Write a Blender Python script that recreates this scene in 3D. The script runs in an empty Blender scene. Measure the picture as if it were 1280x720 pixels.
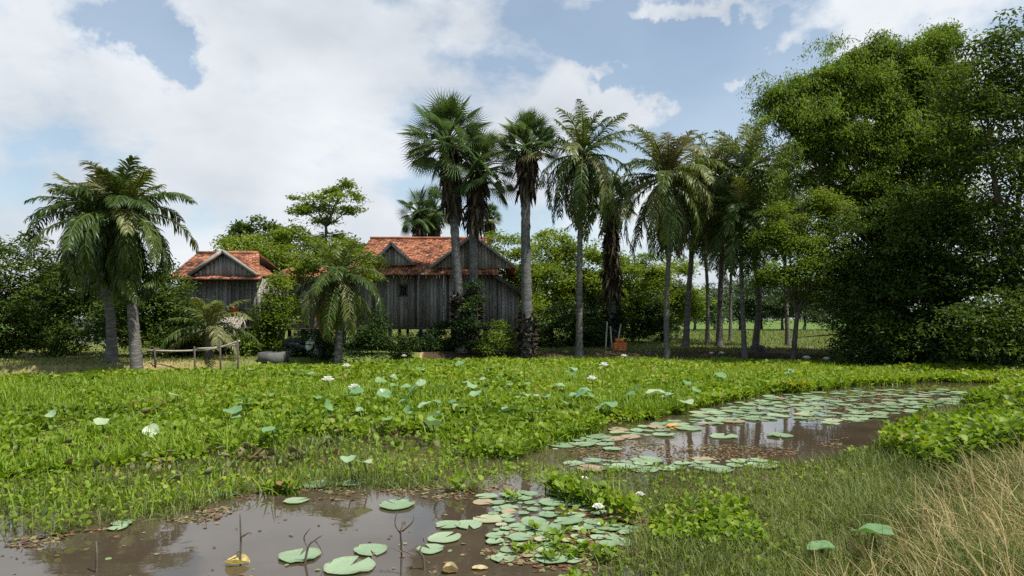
import bpy, math, random
import numpy as np
from mathutils import Vector

# ------------------------------------------------------------------ scene, camera, light
S = bpy.context.scene
COL = S.collection
rng = np.random.default_rng(7)
random.seed(7)
F = 840.0          # focal length in pixels of the 1280 px wide picture
HY = 398.0         # horizon row
H = 2.2            # eye height above the water
R = math.radians

cam_d = bpy.data.cameras.new('camera')
cam = bpy.data.objects.new('camera', cam_d)
COL.objects.link(cam)
cam.location = (0, 0, H)
cam.rotation_euler = (R(90), 0, 0)
cam_d.sensor_width = 36.0
cam_d.lens = 36.0 * F / 1280.0
cam_d.shift_y = (HY - 360.0) / 1280.0
cam_d.clip_start = 0.05
cam_d.clip_end = 3000
S.camera = cam

S.view_settings.view_transform = 'Standard'
S.view_settings.look = 'None'
S.view_settings.gamma = 1
S.view_settings.exposure = 0.54
S.render.engine = 'CYCLES'
S.cycles.use_denoising = False
S.cycles.max_bounces = 8
S.cycles.transparent_max_bounces = 8

SUN_DIR = Vector((0.42, -0.25, 0.87)).normalized()      # towards the sun
sun_d = bpy.data.lights.new('sun', 'SUN')
sun_d.energy = 4.9
sun_d.angle = R(0.5)
sun_d.color = (1.0, 0.955, 0.87)
sun = bpy.data.objects.new('sun', sun_d)
COL.objects.link(sun)
sun.location = (20, 5, 40)
sun.rotation_euler = SUN_DIR.to_track_quat('Z', 'Y').to_euler()

W = bpy.data.worlds.new('World')
S.world = W
W.use_nodes = True
wt = W.node_tree
for n in list(wt.nodes):
    wt.nodes.remove(n)


def wn(kind, **kw):
    n = wt.nodes.new(kind)
    for k, v in kw.items():
        setattr(n, k, v)
    return n


def wmath(op, a, b=None, clamp=False):
    n = wn('ShaderNodeMath', operation=op, use_clamp=clamp)
    for i, v in enumerate((a, b)):
        if v is None:
            continue
        if isinstance(v, (int, float)):
            n.inputs[i].default_value = v
        else:
            wt.links.new(v, n.inputs[i])
    return n.outputs[0]


def wmap(val, a, b, c, d, smooth=True):
    n = wn('ShaderNodeMapRange', interpolation_type='SMOOTHSTEP' if smooth else 'LINEAR')
    wt.links.new(val, n.inputs[0])
    for i, v in enumerate((a, b, c, d)):
        n.inputs[1 + i].default_value = v
    return n.outputs[0]


tc = wn('ShaderNodeTexCoord')
sep = wn('ShaderNodeSeparateXYZ')
wt.links.new(tc.outputs['Generated'], sep.inputs[0])
az = wmath('ARCTAN2', sep.outputs[0], sep.outputs[1])
el = wmath('ARCSINE', sep.outputs[2])


def azel(px, py):
    a = math.atan((px - 640) / F)
    return a, math.atan((HY - py) / F * math.cos(a))


# small wobble of the lookup so that no cloud edge is round
nz0 = wn('ShaderNodeTexNoise', noise_dimensions='3D')
nz0.inputs['Scale'].default_value = 7
nz0.inputs['Detail'].default_value = 8
nz0.inputs['Roughness'].default_value = 0.62
wt.links.new(tc.outputs['Generated'], nz0.inputs['Vector'])
sepn = wn('ShaderNodeSeparateColor')
wt.links.new(nz0.outputs['Color'], sepn.inputs[0])
az_w = wmath('ADD', az, wmath('MULTIPLY', wmath('SUBTRACT', sepn.outputs[0], 0.5), 0.26))
el_w = wmath('ADD', el, wmath('MULTIPLY', wmath('SUBTRACT', sepn.outputs[1], 0.5), 0.2))

nz1 = wn('ShaderNodeTexNoise', noise_dimensions='3D')
nz1.inputs['Scale'].default_value = 5.0
nz1.inputs['Detail'].default_value = 9
nz1.inputs['Roughness'].default_value = 0.58
mp1 = wn('ShaderNodeMapping')
mp1.inputs['Scale'].default_value = (1, 1, 1.7)
mp1.inputs['Location'].default_value = (0.3, 0.9, 0.2)
wt.links.new(tc.outputs['Generated'], mp1.inputs[0])
wt.links.new(mp1.outputs[0], nz1.inputs['Vector'])

# where the sky is open or closed: (px, py, half width, half height, weight)
BLOBS = [
    (160, 34, 80, 50, -0.62), (222, 66, 45, 34, -0.4), (112, 15, 30, 30, 0.2),
    (880, 90, 190, 85, -0.6), (930, 190, 170, 45, -0.45), (760, 30, 60, 50, -0.4),
    (790, 148, 72, 40, 0.75), (700, 140, 60, 60, 0.5), (870, 165, 50, 26, 0.18),
    (910, 100, 24, 17, 0.55), (955, 66, 36, 24, 0.45), (1000, 25, 150, 30, 0.32), (860, 6, 140, 14, 0.4),
    (265, 180, 60, 45, -0.16), (1120, 120, 100, 120, 0.1), (350, 150, 330, 160, 0.35),
    (755, 84, 40, 12, 0.4), (930, 215, 110, 34, 0.35), (1040, 70, 60, 50, 0.3),
]
field = None
for px, py, hw, hh, wgt in BLOBS:
    a, e = azel(px, py)
    dx = wmath('DIVIDE', wmath('SUBTRACT', az_w, a), hw / F)
    dy = wmath('DIVIDE', wmath('SUBTRACT', el_w, e), hh / F)
    d = wmath('SQRT', wmath('ADD', wmath('MULTIPLY', dx, dx), wmath('MULTIPLY', dy, dy)))
    g = wmap(d, 0.25, 1.25, wgt, 0.0)
    field = g if field is None else wmath('ADD', field, g)
# behind and above the photographer the sky is more open
back = wmap(sep.outputs[1], -0.1, 0.45, -0.33, 0.0)
field = wmath('ADD', wmath('ADD', field, back), wmath('MULTIPLY', wmath('SUBTRACT', nz1.outputs['Fac'], 0.5), 1.9))
cover = wmap(field, -0.36, 0.22, 0.0, 1.0)
thin = wmap(el, 0.0, 0.5, 0.55, 0.29)           # pale veil, thicker near the horizon
cover = wmath('MAXIMUM', cover, thin)

nz2 = wn('ShaderNodeTexNoise', noise_dimensions='3D')
nz2.inputs['Scale'].default_value = 3.2
nz2.inputs['Detail'].default_value = 7
nz2.inputs['Roughness'].default_value = 0.5
mp2 = wn('ShaderNodeMapping')
mp2.inputs['Scale'].default_value = (1, 1, 1.8)
mp2.inputs['Location'].default_value = (2.3, 0.4, 1.1)
wt.links.new(tc.outputs['Generated'], mp2.inputs[0])
wt.links.new(mp2.outputs[0], nz2.inputs['Vector'])
ramp = wn('ShaderNodeValToRGB')
ramp.color_ramp.elements[0].position = 0.36
ramp.color_ramp.elements[0].color = (0.575, 0.62, 0.675, 1)
ramp.color_ramp.elements[1].position = 0.62
ramp.color_ramp.elements[1].color = (0.80, 0.835, 0.87, 1)
wt.links.new(nz2.outputs['Fac'], ramp.inputs[0])
cl_scale = wn('ShaderNodeVectorMath', operation='SCALE')
cl_scale.inputs[3].default_value = 7.7
wt.links.new(ramp.outputs[0], cl_scale.inputs[0])

sky = wn('ShaderNodeTexSky', sky_type='NISHITA')
sky.sun_disc = False
sky.sun_elevation = math.asin(SUN_DIR.z)
sky.sun_rotation = math.atan2(SUN_DIR.x, SUN_DIR.y)
sky.air_density = 1.0
sky.dust_density = 0.6
sky.ozone_density = 1.2
mix = wn('ShaderNodeMix', data_type='RGBA')
wt.links.new(cover, mix.inputs[0])
tint = wn('ShaderNodeMix', data_type='RGBA', blend_type='MULTIPLY')
tint.inputs[0].default_value = 1.0
tint.inputs[7].default_value = (0.90, 1.04, 1.02, 1)
wt.links.new(sky.outputs[0], tint.inputs[6])
wt.links.new(tint.outputs[2], mix.inputs[6])
wt.links.new(cl_scale.outputs[0], mix.inputs[7])
bg = wn('ShaderNodeBackground')
bg.inputs[1].default_value = 0.1
wt.links.new(mix.outputs[2], bg.inputs[0])
wo = wn('ShaderNodeOutputWorld')
wt.links.new(bg.outputs[0], wo.inputs[0])


# ------------------------------------------------------------------ helpers
def P(px, py, Y):
    return np.array([(px - 640) / F * Y, Y, H - (py - HY) / F * Y])


def G(px, py, z=0.0):
    Y = (H - z) * F / (py - HY)
    return np.array([(px - 640) / F * Y, Y, z])


def inpoly(x, y, poly):
    x = np.asarray(x, float)
    y = np.asarray(y, float)
    r = np.zeros(x.shape, bool)
    n = len(poly)
    for i in range(n):
        x0, y0 = poly[i]
        x1, y1 = poly[(i + 1) % n]
        if y0 == y1:
            continue
        c = ((y0 > y) != (y1 > y)) & (x < (x1 - x0) * (y - y0) / (y1 - y0) + x0)
        r ^= c
    return r


def vnoise(x, y, seed=0):
    """smooth 2-D value noise, 0..1"""
    x = np.asarray(x, float)
    y = np.asarray(y, float)
    xi = np.floor(x).astype(np.int64)
    yi = np.floor(y).astype(np.int64)
    fx = x - xi
    fy = y - yi
    fx = fx * fx * (3 - 2 * fx)
    fy = fy * fy * (3 - 2 * fy)

    def h(a, b):
        v = np.sin(a * 127.1 + b * 311.7 + seed * 74.7) * 43758.5453
        return v - np.floor(v)
    return (h(xi, yi) * (1 - fx) + h(xi + 1, yi) * fx) * (1 - fy) + (h(xi, yi + 1) * (1 - fx) + h(xi + 1, yi + 1) * fx) * fy


def fbm(x, y, seed=0, o=4):
    s = 0
    a = 0.5
    t = 0
    for k in range(o):
        s = s + a * vnoise(np.asarray(x) * 2 ** k, np.asarray(y) * 2 ** k, seed + k)
        t += a
        a *= 0.5
    return s / t


class MB:
    """collects vertices and faces; build() links them as ONE mesh object"""

    def __init__(self):
        self.V, self.Q, self.T, self.R, self.n = [], [], [], [], 0

    def add(self, V, Q=None, T=None, r=0.5):
        V = np.asarray(V, float).reshape(-1, 3)
        self.V.append(V)
        self.R.append(np.broadcast_to(np.asarray(r, float), (len(V),)).copy())
        if Q is not None and len(Q):
            self.Q.append(np.asarray(Q, np.int64).reshape(-1, 4) + self.n)
        if T is not None and len(T):
            self.T.append(np.asarray(T, np.int64).reshape(-1, 3) + self.n)
        self.n += len(V)
        return self

    def box(self, lo, hi, r=0.5):
        x0, y0, z0 = lo
        x1, y1, z1 = hi
        V = [(x0, y0, z0), (x1, y0, z0), (x1, y1, z0), (x0, y1, z0), (x0, y0, z1), (x1, y0, z1), (x1, y1, z1), (x0, y1, z1)]
        Q = [(0, 3, 2, 1), (4, 5, 6, 7), (0, 1, 5, 4), (1, 2, 6, 5), (2, 3, 7, 6), (3, 0, 4, 7)]
        return self.add(V, Q, r=r)

    def bar(self, a, b, w, h, r=0.5, up=(0, 0, 1)):
        a = np.asarray(a, float)
        b = np.asarray(b, float)
        d = (b - a) / np.linalg.norm(b - a)
        s = np.cross(d, np.asarray(up, float))
        if np.linalg.norm(s) < 1e-4:
            s = np.array([1.0, 0, 0])
        s /= np.linalg.norm(s)
        u = np.cross(s, d)
        V = []
        for p in (a, b):
            for i, j in ((-1, -1), (1, -1), (1, 1), (-1, 1)):
                V.append(p + s * i * w / 2 + u * j * h / 2)
        Q = [(0, 3, 2, 1), (4, 5, 6, 7), (0, 1, 5, 4), (1, 2, 6, 5), (2, 3, 7, 6), (3, 0, 4, 7)]
        return self.add(V, Q, r=r)

    def tube(self, path, rad, n=8, r=0.5, cap=True, rough=0.0):
        path = np.asarray(path, float)
        m = len(path)
        rad = np.broadcast_to(np.asarray(rad, float), (m,))
        tang = np.gradient(path, axis=0)
        tang /= np.linalg.norm(tang, axis=1)[:, None] + 1e-9
        ref = np.array([1.0, 0, 0]) if abs(tang[0][0]) < 0.8 else np.array([0, 1.0, 0])
        s = np.cross(tang, ref)
        s /= np.linalg.norm(s, axis=1)[:, None] + 1e-9
        u = np.cross(tang, s)
        a = np.arange(n) * 2 * math.pi / n
        rr = rad[:, None] * (1 + rough * rng.normal(size=(m, n)))
        V = path[:, None, :] + rr[..., None] * (np.cos(a)[None, :, None] * s[:, None, :] + np.sin(a)[None, :, None] * u[:, None, :])
        V = V.reshape(-1, 3)
        Q = []
        for i in range(m - 1):
            for j in range(n):
                k = (j + 1) % n
                Q.append((i * n + j, i * n + k, (i + 1) * n + k, (i + 1) * n + j))
        T = []
        if cap:
            V = np.vstack([V, path[0], path[-1]])
            c0, c1 = m * n, m * n + 1
            for j in range(n):
                k = (j + 1) % n
                T.append((c0, k, j))
                T.append((c1, (m - 1) * n + j, (m - 1) * n + k))
        return self.add(V, Q, T, r=r)

    def lathe(self, prof, n=16, c=(0, 0, 0), r=0.5):
        prof = np.asarray(prof, float)
        a = np.arange(n) * 2 * math.pi / n
        V = np.stack([prof[:, None, 0] * np.cos(a), prof[:, None, 0] * np.sin(a), np.broadcast_to(prof[:, None, 1], (len(prof), n))], -1).reshape(-1, 3) + np.asarray(c)
        Q = [(i * n + j, i * n + (j + 1) % n, (i + 1) * n + (j + 1) % n, (i + 1) * n + j) for i in range(len(prof) - 1) for j in range(n)]
        return self.add(V, Q, r=r)

    def scatter(self, TV, TQ, TT, pos, az=0, pitch=0, roll=0, sx=1, sy=1, sz=1, r=0.5):
        """copies of a small template (lying along +Y, normal +Z)"""
        pos = np.asarray(pos, float).reshape(-1, 3)
        N = len(pos)
        if N == 0:
            return self
        TV = np.asarray(TV, float)
        f = lambda v: np.broadcast_to(np.asarray(v, float), (N,))
        az, pitch, roll, sx, sy, sz, r = map(f, (az, pitch, roll, sx, sy, sz, r))
        v = TV[None] * np.stack([sx, sy, sz], 1)[:, None, :]
        c, s = np.cos(roll)[:, None], np.sin(roll)[:, None]
        x, y, z = v[..., 0] * c + v[..., 2] * s, v[..., 1], -v[..., 0] * s + v[..., 2] * c
        c, s = np.cos(pitch)[:, None], np.sin(pitch)[:, None]
        y, z = y * c - z * s, y * s + z * c
        c, s = np.cos(az)[:, None], np.sin(az)[:, None]
        x, y = x * c - y * s, x * s + y * c
        V = np.stack([x, y, z], -1) + pos[:, None, :]
        k = len(TV)
        off = (np.arange(N) * k)[:, None, None]
        Q = (np.asarray(TQ)[None] + off).reshape(-1, 4) if TQ is not None else None
        T = (np.asarray(TT)[None] + off).reshape(-1, 3) if TT is not None else None
        return self.add(V.reshape(-1, 3), Q, T, r=np.repeat(r, k))

    def build(self, name, mat, parent=None, smooth=False, origin=None):
        V = np.vstack(self.V)
        o = np.zeros(3)
        if parent is not None:
            q = parent
            while q is not None:
                o += np.array(q.location)
                q = q.parent
        elif origin is not None:
            o = np.asarray(origin, float)
        V = V - o
        Q = np.vstack(self.Q) if self.Q else np.zeros((0, 4), np.int64)
        T = np.vstack(self.T) if self.T else np.zeros((0, 3), np.int64)
        me = bpy.data.meshes.new(name)
        me.vertices.add(len(V))
        me.vertices.foreach_set('co', V.astype(np.float32).ravel())
        li = np.concatenate([Q.ravel(), T.ravel()]).astype(np.int32)
        me.loops.add(len(li))
        me.loops.foreach_set('vertex_index', li)
        me.polygons.add(len(Q) + len(T))
        ls = np.concatenate([np.arange(len(Q)) * 4, len(Q) * 4 + np.arange(len(T)) * 3]).astype(np.int32)
        me.polygons.foreach_set('loop_start', ls)
        me.update(calc_edges=True)
        at = me.attributes.new('rnd', 'FLOAT', 'POINT')
        at.data.foreach_set('value', np.concatenate(self.R).astype(np.float32))
        if smooth:
            me.polygons.foreach_set('use_smooth', np.ones(len(me.polygons), bool))
        me.validate()
        me.materials.append(mat)
        ob = bpy.data.objects.new(name, me)
        COL.objects.link(ob)
        if parent is not None:
            ob.parent = parent
        elif origin is not None:
            ob.location = origin
        return ob


def tag(o, label=None, cat=None, group=None, kind=None):
    if label:
        o['label'] = label
    if cat:
        o['category'] = cat
    if group:
        o['group'] = group
    if kind:
        o['kind'] = kind
    return o


def thing(name, label, cat, loc, group=None):
    o = bpy.data.objects.new(name, None)
    COL.objects.link(o)
    o.location = [float(v) for v in loc]
    o.empty_display_size = 0.3
    return tag(o, label, cat, group)


# ------------------------------------------------------------------ materials
def new_mat(name):
    m = bpy.data.materials.new(name)
    m.use_nodes = True
    t = m.node_tree
    for n in list(t.nodes):
        t.nodes.remove(n)
    out = t.nodes.new('ShaderNodeOutputMaterial')
    return m, t, out


def ramp_node(t, stops):
    rp = t.nodes.new('ShaderNodeValToRGB')
    e = rp.color_ramp.elements
    while len(e) < len(stops):
        e.new(0.5)
    for i, (p, c) in enumerate(stops):
        e[i].position = p
        e[i].color = (*c, 1)
    return rp


def leaf_mat(name, stops, trans=0.35, rough=0.55, spec=0.22, nscale=0.6, namt=0.35, tcol=(1.25, 1.2, 0.5)):
    m, t, out = new_mat(name)
    at = t.nodes.new('ShaderNodeAttribute')
    at.attribute_name = 'rnd'
    tcn = t.nodes.new('ShaderNodeTexCoord')
    nz = t.nodes.new('ShaderNodeTexNoise')
    nz.inputs['Scale'].default_value = nscale
    nz.inputs['Detail'].default_value = 3
    t.links.new(tcn.outputs['Object'], nz.inputs['Vector'])
    a = t.nodes.new('ShaderNodeMath')
    a.operation = 'SUBTRACT'
    t.links.new(nz.outputs['Fac'], a.inputs[0])
    a.inputs[1].default_value = 0.5
    b = t.nodes.new('ShaderNodeMath')
    b.operation = 'MULTIPLY_ADD'
    t.links.new(a.outputs[0], b.inputs[0])
    b.inputs[1].default_value = namt * 2
    t.links.new(at.outputs['Fac'], b.inputs[2])
    rp = ramp_node(t, stops)
    t.links.new(b.outputs[0], rp.inputs[0])
    pr = t.nodes.new('ShaderNodeBsdfPrincipled')
    t.links.new(rp.outputs[0], pr.inputs['Base Color'])
    pr.inputs['Roughness'].default_value = rough
    pr.inputs['Specular IOR Level'].default_value = spec
    tr = t.nodes.new('ShaderNodeBsdfTranslucent')
    mul = t.nodes.new('ShaderNodeMix')
    mul.data_type = 'RGBA'
    mul.blend_type = 'MULTIPLY'
    mul.inputs[0].default_value = 1
    t.links.new(rp.outputs[0], mul.inputs[6])
    mul.inputs[7].default_value = (*tcol, 1)
    t.links.new(mul.outputs[2], tr.inputs[0])
    mx = t.nodes.new('ShaderNodeMixShader')
    mx.inputs[0].default_value = trans
    t.links.new(pr.outputs[0], mx.inputs[1])
    t.links.new(tr.outputs[0], mx.inputs[2])
    t.links.new(mx.outputs[0], out.inputs[0])
    return m


def solid_mat(name, stops, scale=3.0, detail=5, rough=0.8, spec=0.3, bump=0.3, bscale=None, stretch=(1, 1, 1), namt=1.0, rndamt=0.0, bdist=0.02):
    m, t, out = new_mat(name)
    tcn = t.nodes.new('ShaderNodeTexCoord')
    mp = t.nodes.new('ShaderNodeMapping')
    mp.inputs['Scale'].default_value = stretch
    t.links.new(tcn.outputs['Object'], mp.inputs[0])
    nz = t.nodes.new('ShaderNodeTexNoise')
    nz.inputs['Scale'].default_value = scale
    nz.inputs['Detail'].default_value = detail
    nz.inputs['Roughness'].default_value = 0.62
    t.links.new(mp.outputs[0], nz.inputs['Vector'])
    at = t.nodes.new('ShaderNodeAttribute')
    at.attribute_name = 'rnd'
    a = t.nodes.new('ShaderNodeMath')
    a.operation = 'MULTIPLY_ADD'
    t.links.new(at.outputs['Fac'], a.inputs[0])
    a.inputs[1].default_value = rndamt
    a.inputs[2].default_value = -0.5 * rndamt
    b = t.nodes.new('ShaderNodeMath')
    b.operation = 'ADD'
    t.links.new(nz.outputs['Fac'], b.inputs[0])
    t.links.new(a.outputs[0], b.inputs[1])
    rp = ramp_node(t, stops)
    t.links.new(b.outputs[0], rp.inputs[0])
    pr = t.nodes.new('ShaderNodeBsdfPrincipled')
    t.links.new(rp.outputs[0], pr.inputs['Base Color'])
    pr.inputs['Roughness'].default_value = rough
    pr.inputs['Specular IOR Level'].default_value = spec
    if bump:
        nb = t.nodes.new('ShaderNodeTexNoise')
        nb.inputs['Scale'].default_value = bscale or scale * 3
        nb.inputs['Detail'].default_value = 4
        t.links.new(mp.outputs[0], nb.inputs['Vector'])
        bp = t.nodes.new('ShaderNodeBump')
        bp.inputs['Strength'].default_value = bump
        bp.inputs['Distance'].default_value = bdist
        t.links.new(nb.outputs['Fac'], bp.inputs['Height'])
        t.links.new(bp.outputs[0], pr.inputs['Normal'])
    t.links.new(pr.outputs[0], out.inputs[0])
    return m


M = {}
M['coco'] = leaf_mat('coconut_leaf', [(0.0, (0.02, 0.042, 0.012)), (0.35, (0.052, 0.088, 0.017)), (0.62, (0.11, 0.14, 0.025)), (0.82, (0.15, 0.165, 0.05)), (1.0, (0.165, 0.15, 0.09))], trans=0.3, rough=0.4, namt=0.08)
M['coco_dry'] = leaf_mat('dry_frond', [(0.0, (0.16, 0.13, 0.03)), (0.5, (0.30, 0.20, 0.03)), (1.0, (0.30, 0.14, 0.03))], trans=0.3, namt=0.2, nscale=2, tcol=(1.2, 1, 0.5))
M['fan'] = leaf_mat('fan_leaf', [(0.0, (0.04, 0.075, 0.024)), (0.5, (0.08, 0.135, 0.038)), (0.85, (0.13, 0.19, 0.055)), (1.0, (0.22, 0.20, 0.08))], trans=0.45, rough=0.42, namt=0.1)
M['old_leaf'] = leaf_mat('old_leaf_base', [(0.0, (0.018, 0.014, 0.01)), (0.6, (0.05, 0.038, 0.026)), (1.0, (0.11, 0.085, 0.055))], trans=0.05, rough=0.8, spec=0.1, tcol=(1, 1, 1))
M['dark_tree'] = leaf_mat('dark_tree_leaf', [(0.0, (0.028, 0.052, 0.012)), (0.45, (0.052, 0.092, 0.016)), (0.8, (0.095, 0.145, 0.022)), (1.0, (0.14, 0.19, 0.03))], trans=0.42)  # also carries the painted shade of the big right tree's lower crown
M['bamboo_leaf_lit'] = leaf_mat('bamboo_leaf_lit', [(0.0, (0.055, 0.085, 0.013)), (0.4, (0.10, 0.165, 0.024)), (0.75, (0.17, 0.245, 0.04)), (1.0, (0.24, 0.30, 0.06))], trans=0.48)  # lighter tones paint the sunlit top of the big right tree
M['light_tree'] = leaf_mat('light_tree_leaf', [(0.0, (0.065, 0.11, 0.014)), (0.45, (0.14, 0.205, 0.022)), (0.8, (0.21, 0.27, 0.035)), (1.0, (0.25, 0.29, 0.055))], trans=0.48)
M['olive_tree'] = leaf_mat('olive_tree_leaf', [(0.0, (0.07, 0.10, 0.014)), (0.5, (0.13, 0.195, 0.025)), (1.0, (0.22, 0.27, 0.05))], trans=0.48)
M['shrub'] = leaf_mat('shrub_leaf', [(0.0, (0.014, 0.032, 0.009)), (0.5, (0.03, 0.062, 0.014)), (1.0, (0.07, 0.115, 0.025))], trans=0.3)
M['far_tree'] = leaf_mat('far_tree_leaf', [(0.0, (0.035, 0.06, 0.03)), (0.5, (0.06, 0.10, 0.04)), (1.0, (0.10, 0.15, 0.05))], trans=0.3)
M['hyacinth'] = leaf_mat('hyacinth_leaf', [(0.0, (0.06, 0.105, 0.012)), (0.3, (0.13, 0.205, 0.014)), (0.6, (0.195, 0.285, 0.018)), (0.85, (0.26, 0.33, 0.03)), (0.97, (0.30, 0.29, 0.07)), (1.0, (0.28, 0.19, 0.07))], trans=0.42, rough=0.5, spec=0.25, nscale=0.4, namt=0.42, tcol=(1.2, 1.25, 0.4))
M['marsh'] = leaf_mat('marsh_grass_blade', [(0.0, (0.07, 0.12, 0.012)), (0.4, (0.155, 0.245, 0.016)), (0.8, (0.225, 0.31, 0.027)), (1.0, (0.28, 0.29, 0.07))], trans=0.4, rough=0.45, nscale=0.3, namt=0.3, tcol=(1.2, 1.25, 0.4))
M['bank_grass'] = leaf_mat('bank_grass_blade', [(0.0, (0.06, 0.085, 0.02)), (0.4, (0.125, 0.16, 0.038)), (0.7, (0.18, 0.215, 0.055)), (0.92, (0.27, 0.245, 0.11)), (1.0, (0.32, 0.25, 0.14))], trans=0.3, rough=0.5, nscale=0.8, namt=0.35)
M['straw'] = leaf_mat('straw_blade', [(0.0, (0.19, 0.16, 0.06)), (0.5, (0.36, 0.28, 0.13)), (1.0, (0.50, 0.39, 0.20))], trans=0.25, rough=0.6, nscale=1.2, namt=0.25, tcol=(1, 0.95, 0.7))
M['pad'] = leaf_mat('lily_pad_leaf', [(0.0, (0.13, 0.21, 0.11)), (0.5, (0.20, 0.29, 0.165)), (0.8, (0.28, 0.36, 0.22)), (0.93, (0.36, 0.35, 0.21)), (1.0, (0.32, 0.22, 0.14))], trans=0.12, rough=0.36, spec=0.5, nscale=3.5, namt=0.17, tcol=(1.1, 1.2, 0.5))
def veined(m):
    t = m.node_tree
    rp = next(n for n in t.nodes if n.type == 'VALTORGB')
    tcn = t.nodes.new('ShaderNodeTexCoord')
    sp = t.nodes.new('ShaderNodeSeparateXYZ')
    t.links.new(tcn.outputs['Object'], sp.inputs[0])

    def mt(op, a, b=None):
        n = t.nodes.new('ShaderNodeMath')
        n.operation = op
        for i, v in enumerate((a, b)):
            if v is None:
                continue
            if isinstance(v, (int, float)):
                n.inputs[i].default_value = v
            else:
                t.links.new(v, n.inputs[i])
        return n.outputs[0]
    an = mt('ARCTAN2', sp.outputs[0], sp.outputs[1])
    vein = mt('POWER', mt('ABSOLUTE', mt('COSINE', mt('MULTIPLY', an, 9.0))), 14.0)
    rad = mt('SQRT', mt('ADD', mt('MULTIPLY', sp.outputs[0], sp.outputs[0]), mt('MULTIPLY', sp.outputs[1], sp.outputs[1])))
    nz = t.nodes.new('ShaderNodeTexNoise')
    nz.inputs['Scale'].default_value = 4.0
    nz.inputs['Detail'].default_value = 5
    t.links.new(tcn.outputs['Object'], nz.inputs['Vector'])
    mr = t.nodes.new('ShaderNodeMapRange')
    t.links.new(mt('ADD', rad, mt('MULTIPLY', mt('SUBTRACT', nz.outputs['Fac'], 0.5), 0.5)), mr.inputs[0])
    mr.inputs[1].default_value = 0.90
    mr.inputs[2].default_value = 1.06
    m1 = t.nodes.new('ShaderNodeMix')
    m1.data_type = 'RGBA'
    t.links.new(mt('MULTIPLY', vein, 0.35), m1.inputs[0])
    t.links.new(rp.outputs[0], m1.inputs[6])
    m1.inputs[7].default_value = (0.34, 0.40, 0.25, 1)
    m2 = t.nodes.new('ShaderNodeMix')
    m2.data_type = 'RGBA'
    t.links.new(mt('MULTIPLY', mr.outputs[0], 0.6), m2.inputs[0])
    t.links.new(m1.outputs[2], m2.inputs[6])
    m2.inputs[7].default_value = (0.20, 0.15, 0.07, 1)
    for l in list(rp.outputs[0].links):
        if l.to_node not in (m1, m2):
            t.links.new(m2.outputs[2], l.to_socket)


M['pad_small'] = M['pad'].copy()
veined(M['pad'])
M['lotus'] = leaf_mat('lotus_leaf', [(0.0, (0.08, 0.17, 0.06)), (0.5, (0.15, 0.27, 0.11)), (0.85, (0.25, 0.36, 0.19)), (1.0, (0.36, 0.42, 0.25))], trans=0.25, rough=0.4, spec=0.6, nscale=4, namt=0.12, tcol=(1.1, 1.2, 0.5))
M['stem'] = leaf_mat('lotus_stem', [(0, (0.05, 0.08, 0.02)), (1, (0.12, 0.16, 0.04))], trans=0.05)
M['petal'] = leaf_mat('white_petal', [(0, (0.75, 0.74, 0.68)), (1, (0.86, 0.85, 0.82))], trans=0.3, tcol=(1, 1, 0.9))
M['yellow'] = leaf_mat('yellow_leaf', [(0, (0.42, 0.30, 0.09)), (0.5, (0.58, 0.48, 0.2)), (1, (0.66, 0.58, 0.34))], trans=0.25, nscale=8, namt=0.5)
M['orange_leaf'] = leaf_mat('orange_leaf', [(0, (0.5, 0.2, 0.03)), (1, (0.62, 0.34, 0.08))], trans=0.2, nscale=9, namt=0.5)
M['weed'] = leaf_mat('floating_weed', [(0, (0.10, 0.05, 0.03)), (0.45, (0.16, 0.085, 0.045)), (0.75, (0.20, 0.16, 0.07)), (1, (0.17, 0.22, 0.10))], trans=0.1, nscale=1.5, namt=0.5)
M['tan_leaf'] = leaf_mat('tan_leaf', [(0, (0.36, 0.27, 0.14)), (1, (0.55, 0.46, 0.28))], trans=0.2, nscale=9, namt=0.5)
M['bark'] = solid_mat('coconut_bark', [(0.25, (0.045, 0.04, 0.034)), (0.5, (0.11, 0.10, 0.088)), (0.75, (0.21, 0.19, 0.17))], scale=2.5, stretch=(1, 1, 5), bump=0.8, bscale=7, bdist=0.04)
M['palm_bark'] = solid_mat('sugar_palm_bark', [(0.25, (0.04, 0.04, 0.04)), (0.5, (0.10, 0.10, 0.095)), (0.78, (0.20, 0.195, 0.185))], scale=3.0, stretch=(1, 1, 4), bump=0.9, bscale=8, bdist=0.05)
M['tree_bark'] = solid_mat('tree_bark', [(0.25, (0.03, 0.025, 0.02)), (0.6, (0.09, 0.075, 0.06)), (0.85, (0.17, 0.15, 0.12))], scale=4, stretch=(1.5, 1.5, 0.5), bump=0.6)
M['pale_bark'] = solid_mat('pale_bark', [(0.25, (0.10, 0.09, 0.07)), (0.6, (0.22, 0.20, 0.17)), (0.85, (0.35, 0.33, 0.29))], scale=4, stretch=(1.5, 1.5, 0.5), bump=0.5)
M['wood'] = solid_mat('weathered_boards', [(0.2, (0.10, 0.088, 0.076)), (0.5, (0.215, 0.195, 0.175)), (0.8, (0.36, 0.335, 0.305))], scale=2.2, stretch=(6, 6, 0.7), bump=0.4, bscale=9, rndamt=0.5, detail=7)
M['pale_wood'] = solid_mat('pale_boards', [(0.2, (0.20, 0.19, 0.185)), (0.5, (0.36, 0.345, 0.34)), (0.8, (0.5, 0.48, 0.47))], scale=2.2, stretch=(6, 6, 0.7), bump=0.3, bscale=9, rndamt=0.3)
M['dark_wood'] = solid_mat('dark_timber', [(0.2, (0.03, 0.026, 0.022)), (0.6, (0.075, 0.065, 0.055)), (0.9, (0.14, 0.12, 0.10))], scale=3, stretch=(4, 4, 0.7), bump=0.4, rndamt=0.3)
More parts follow.
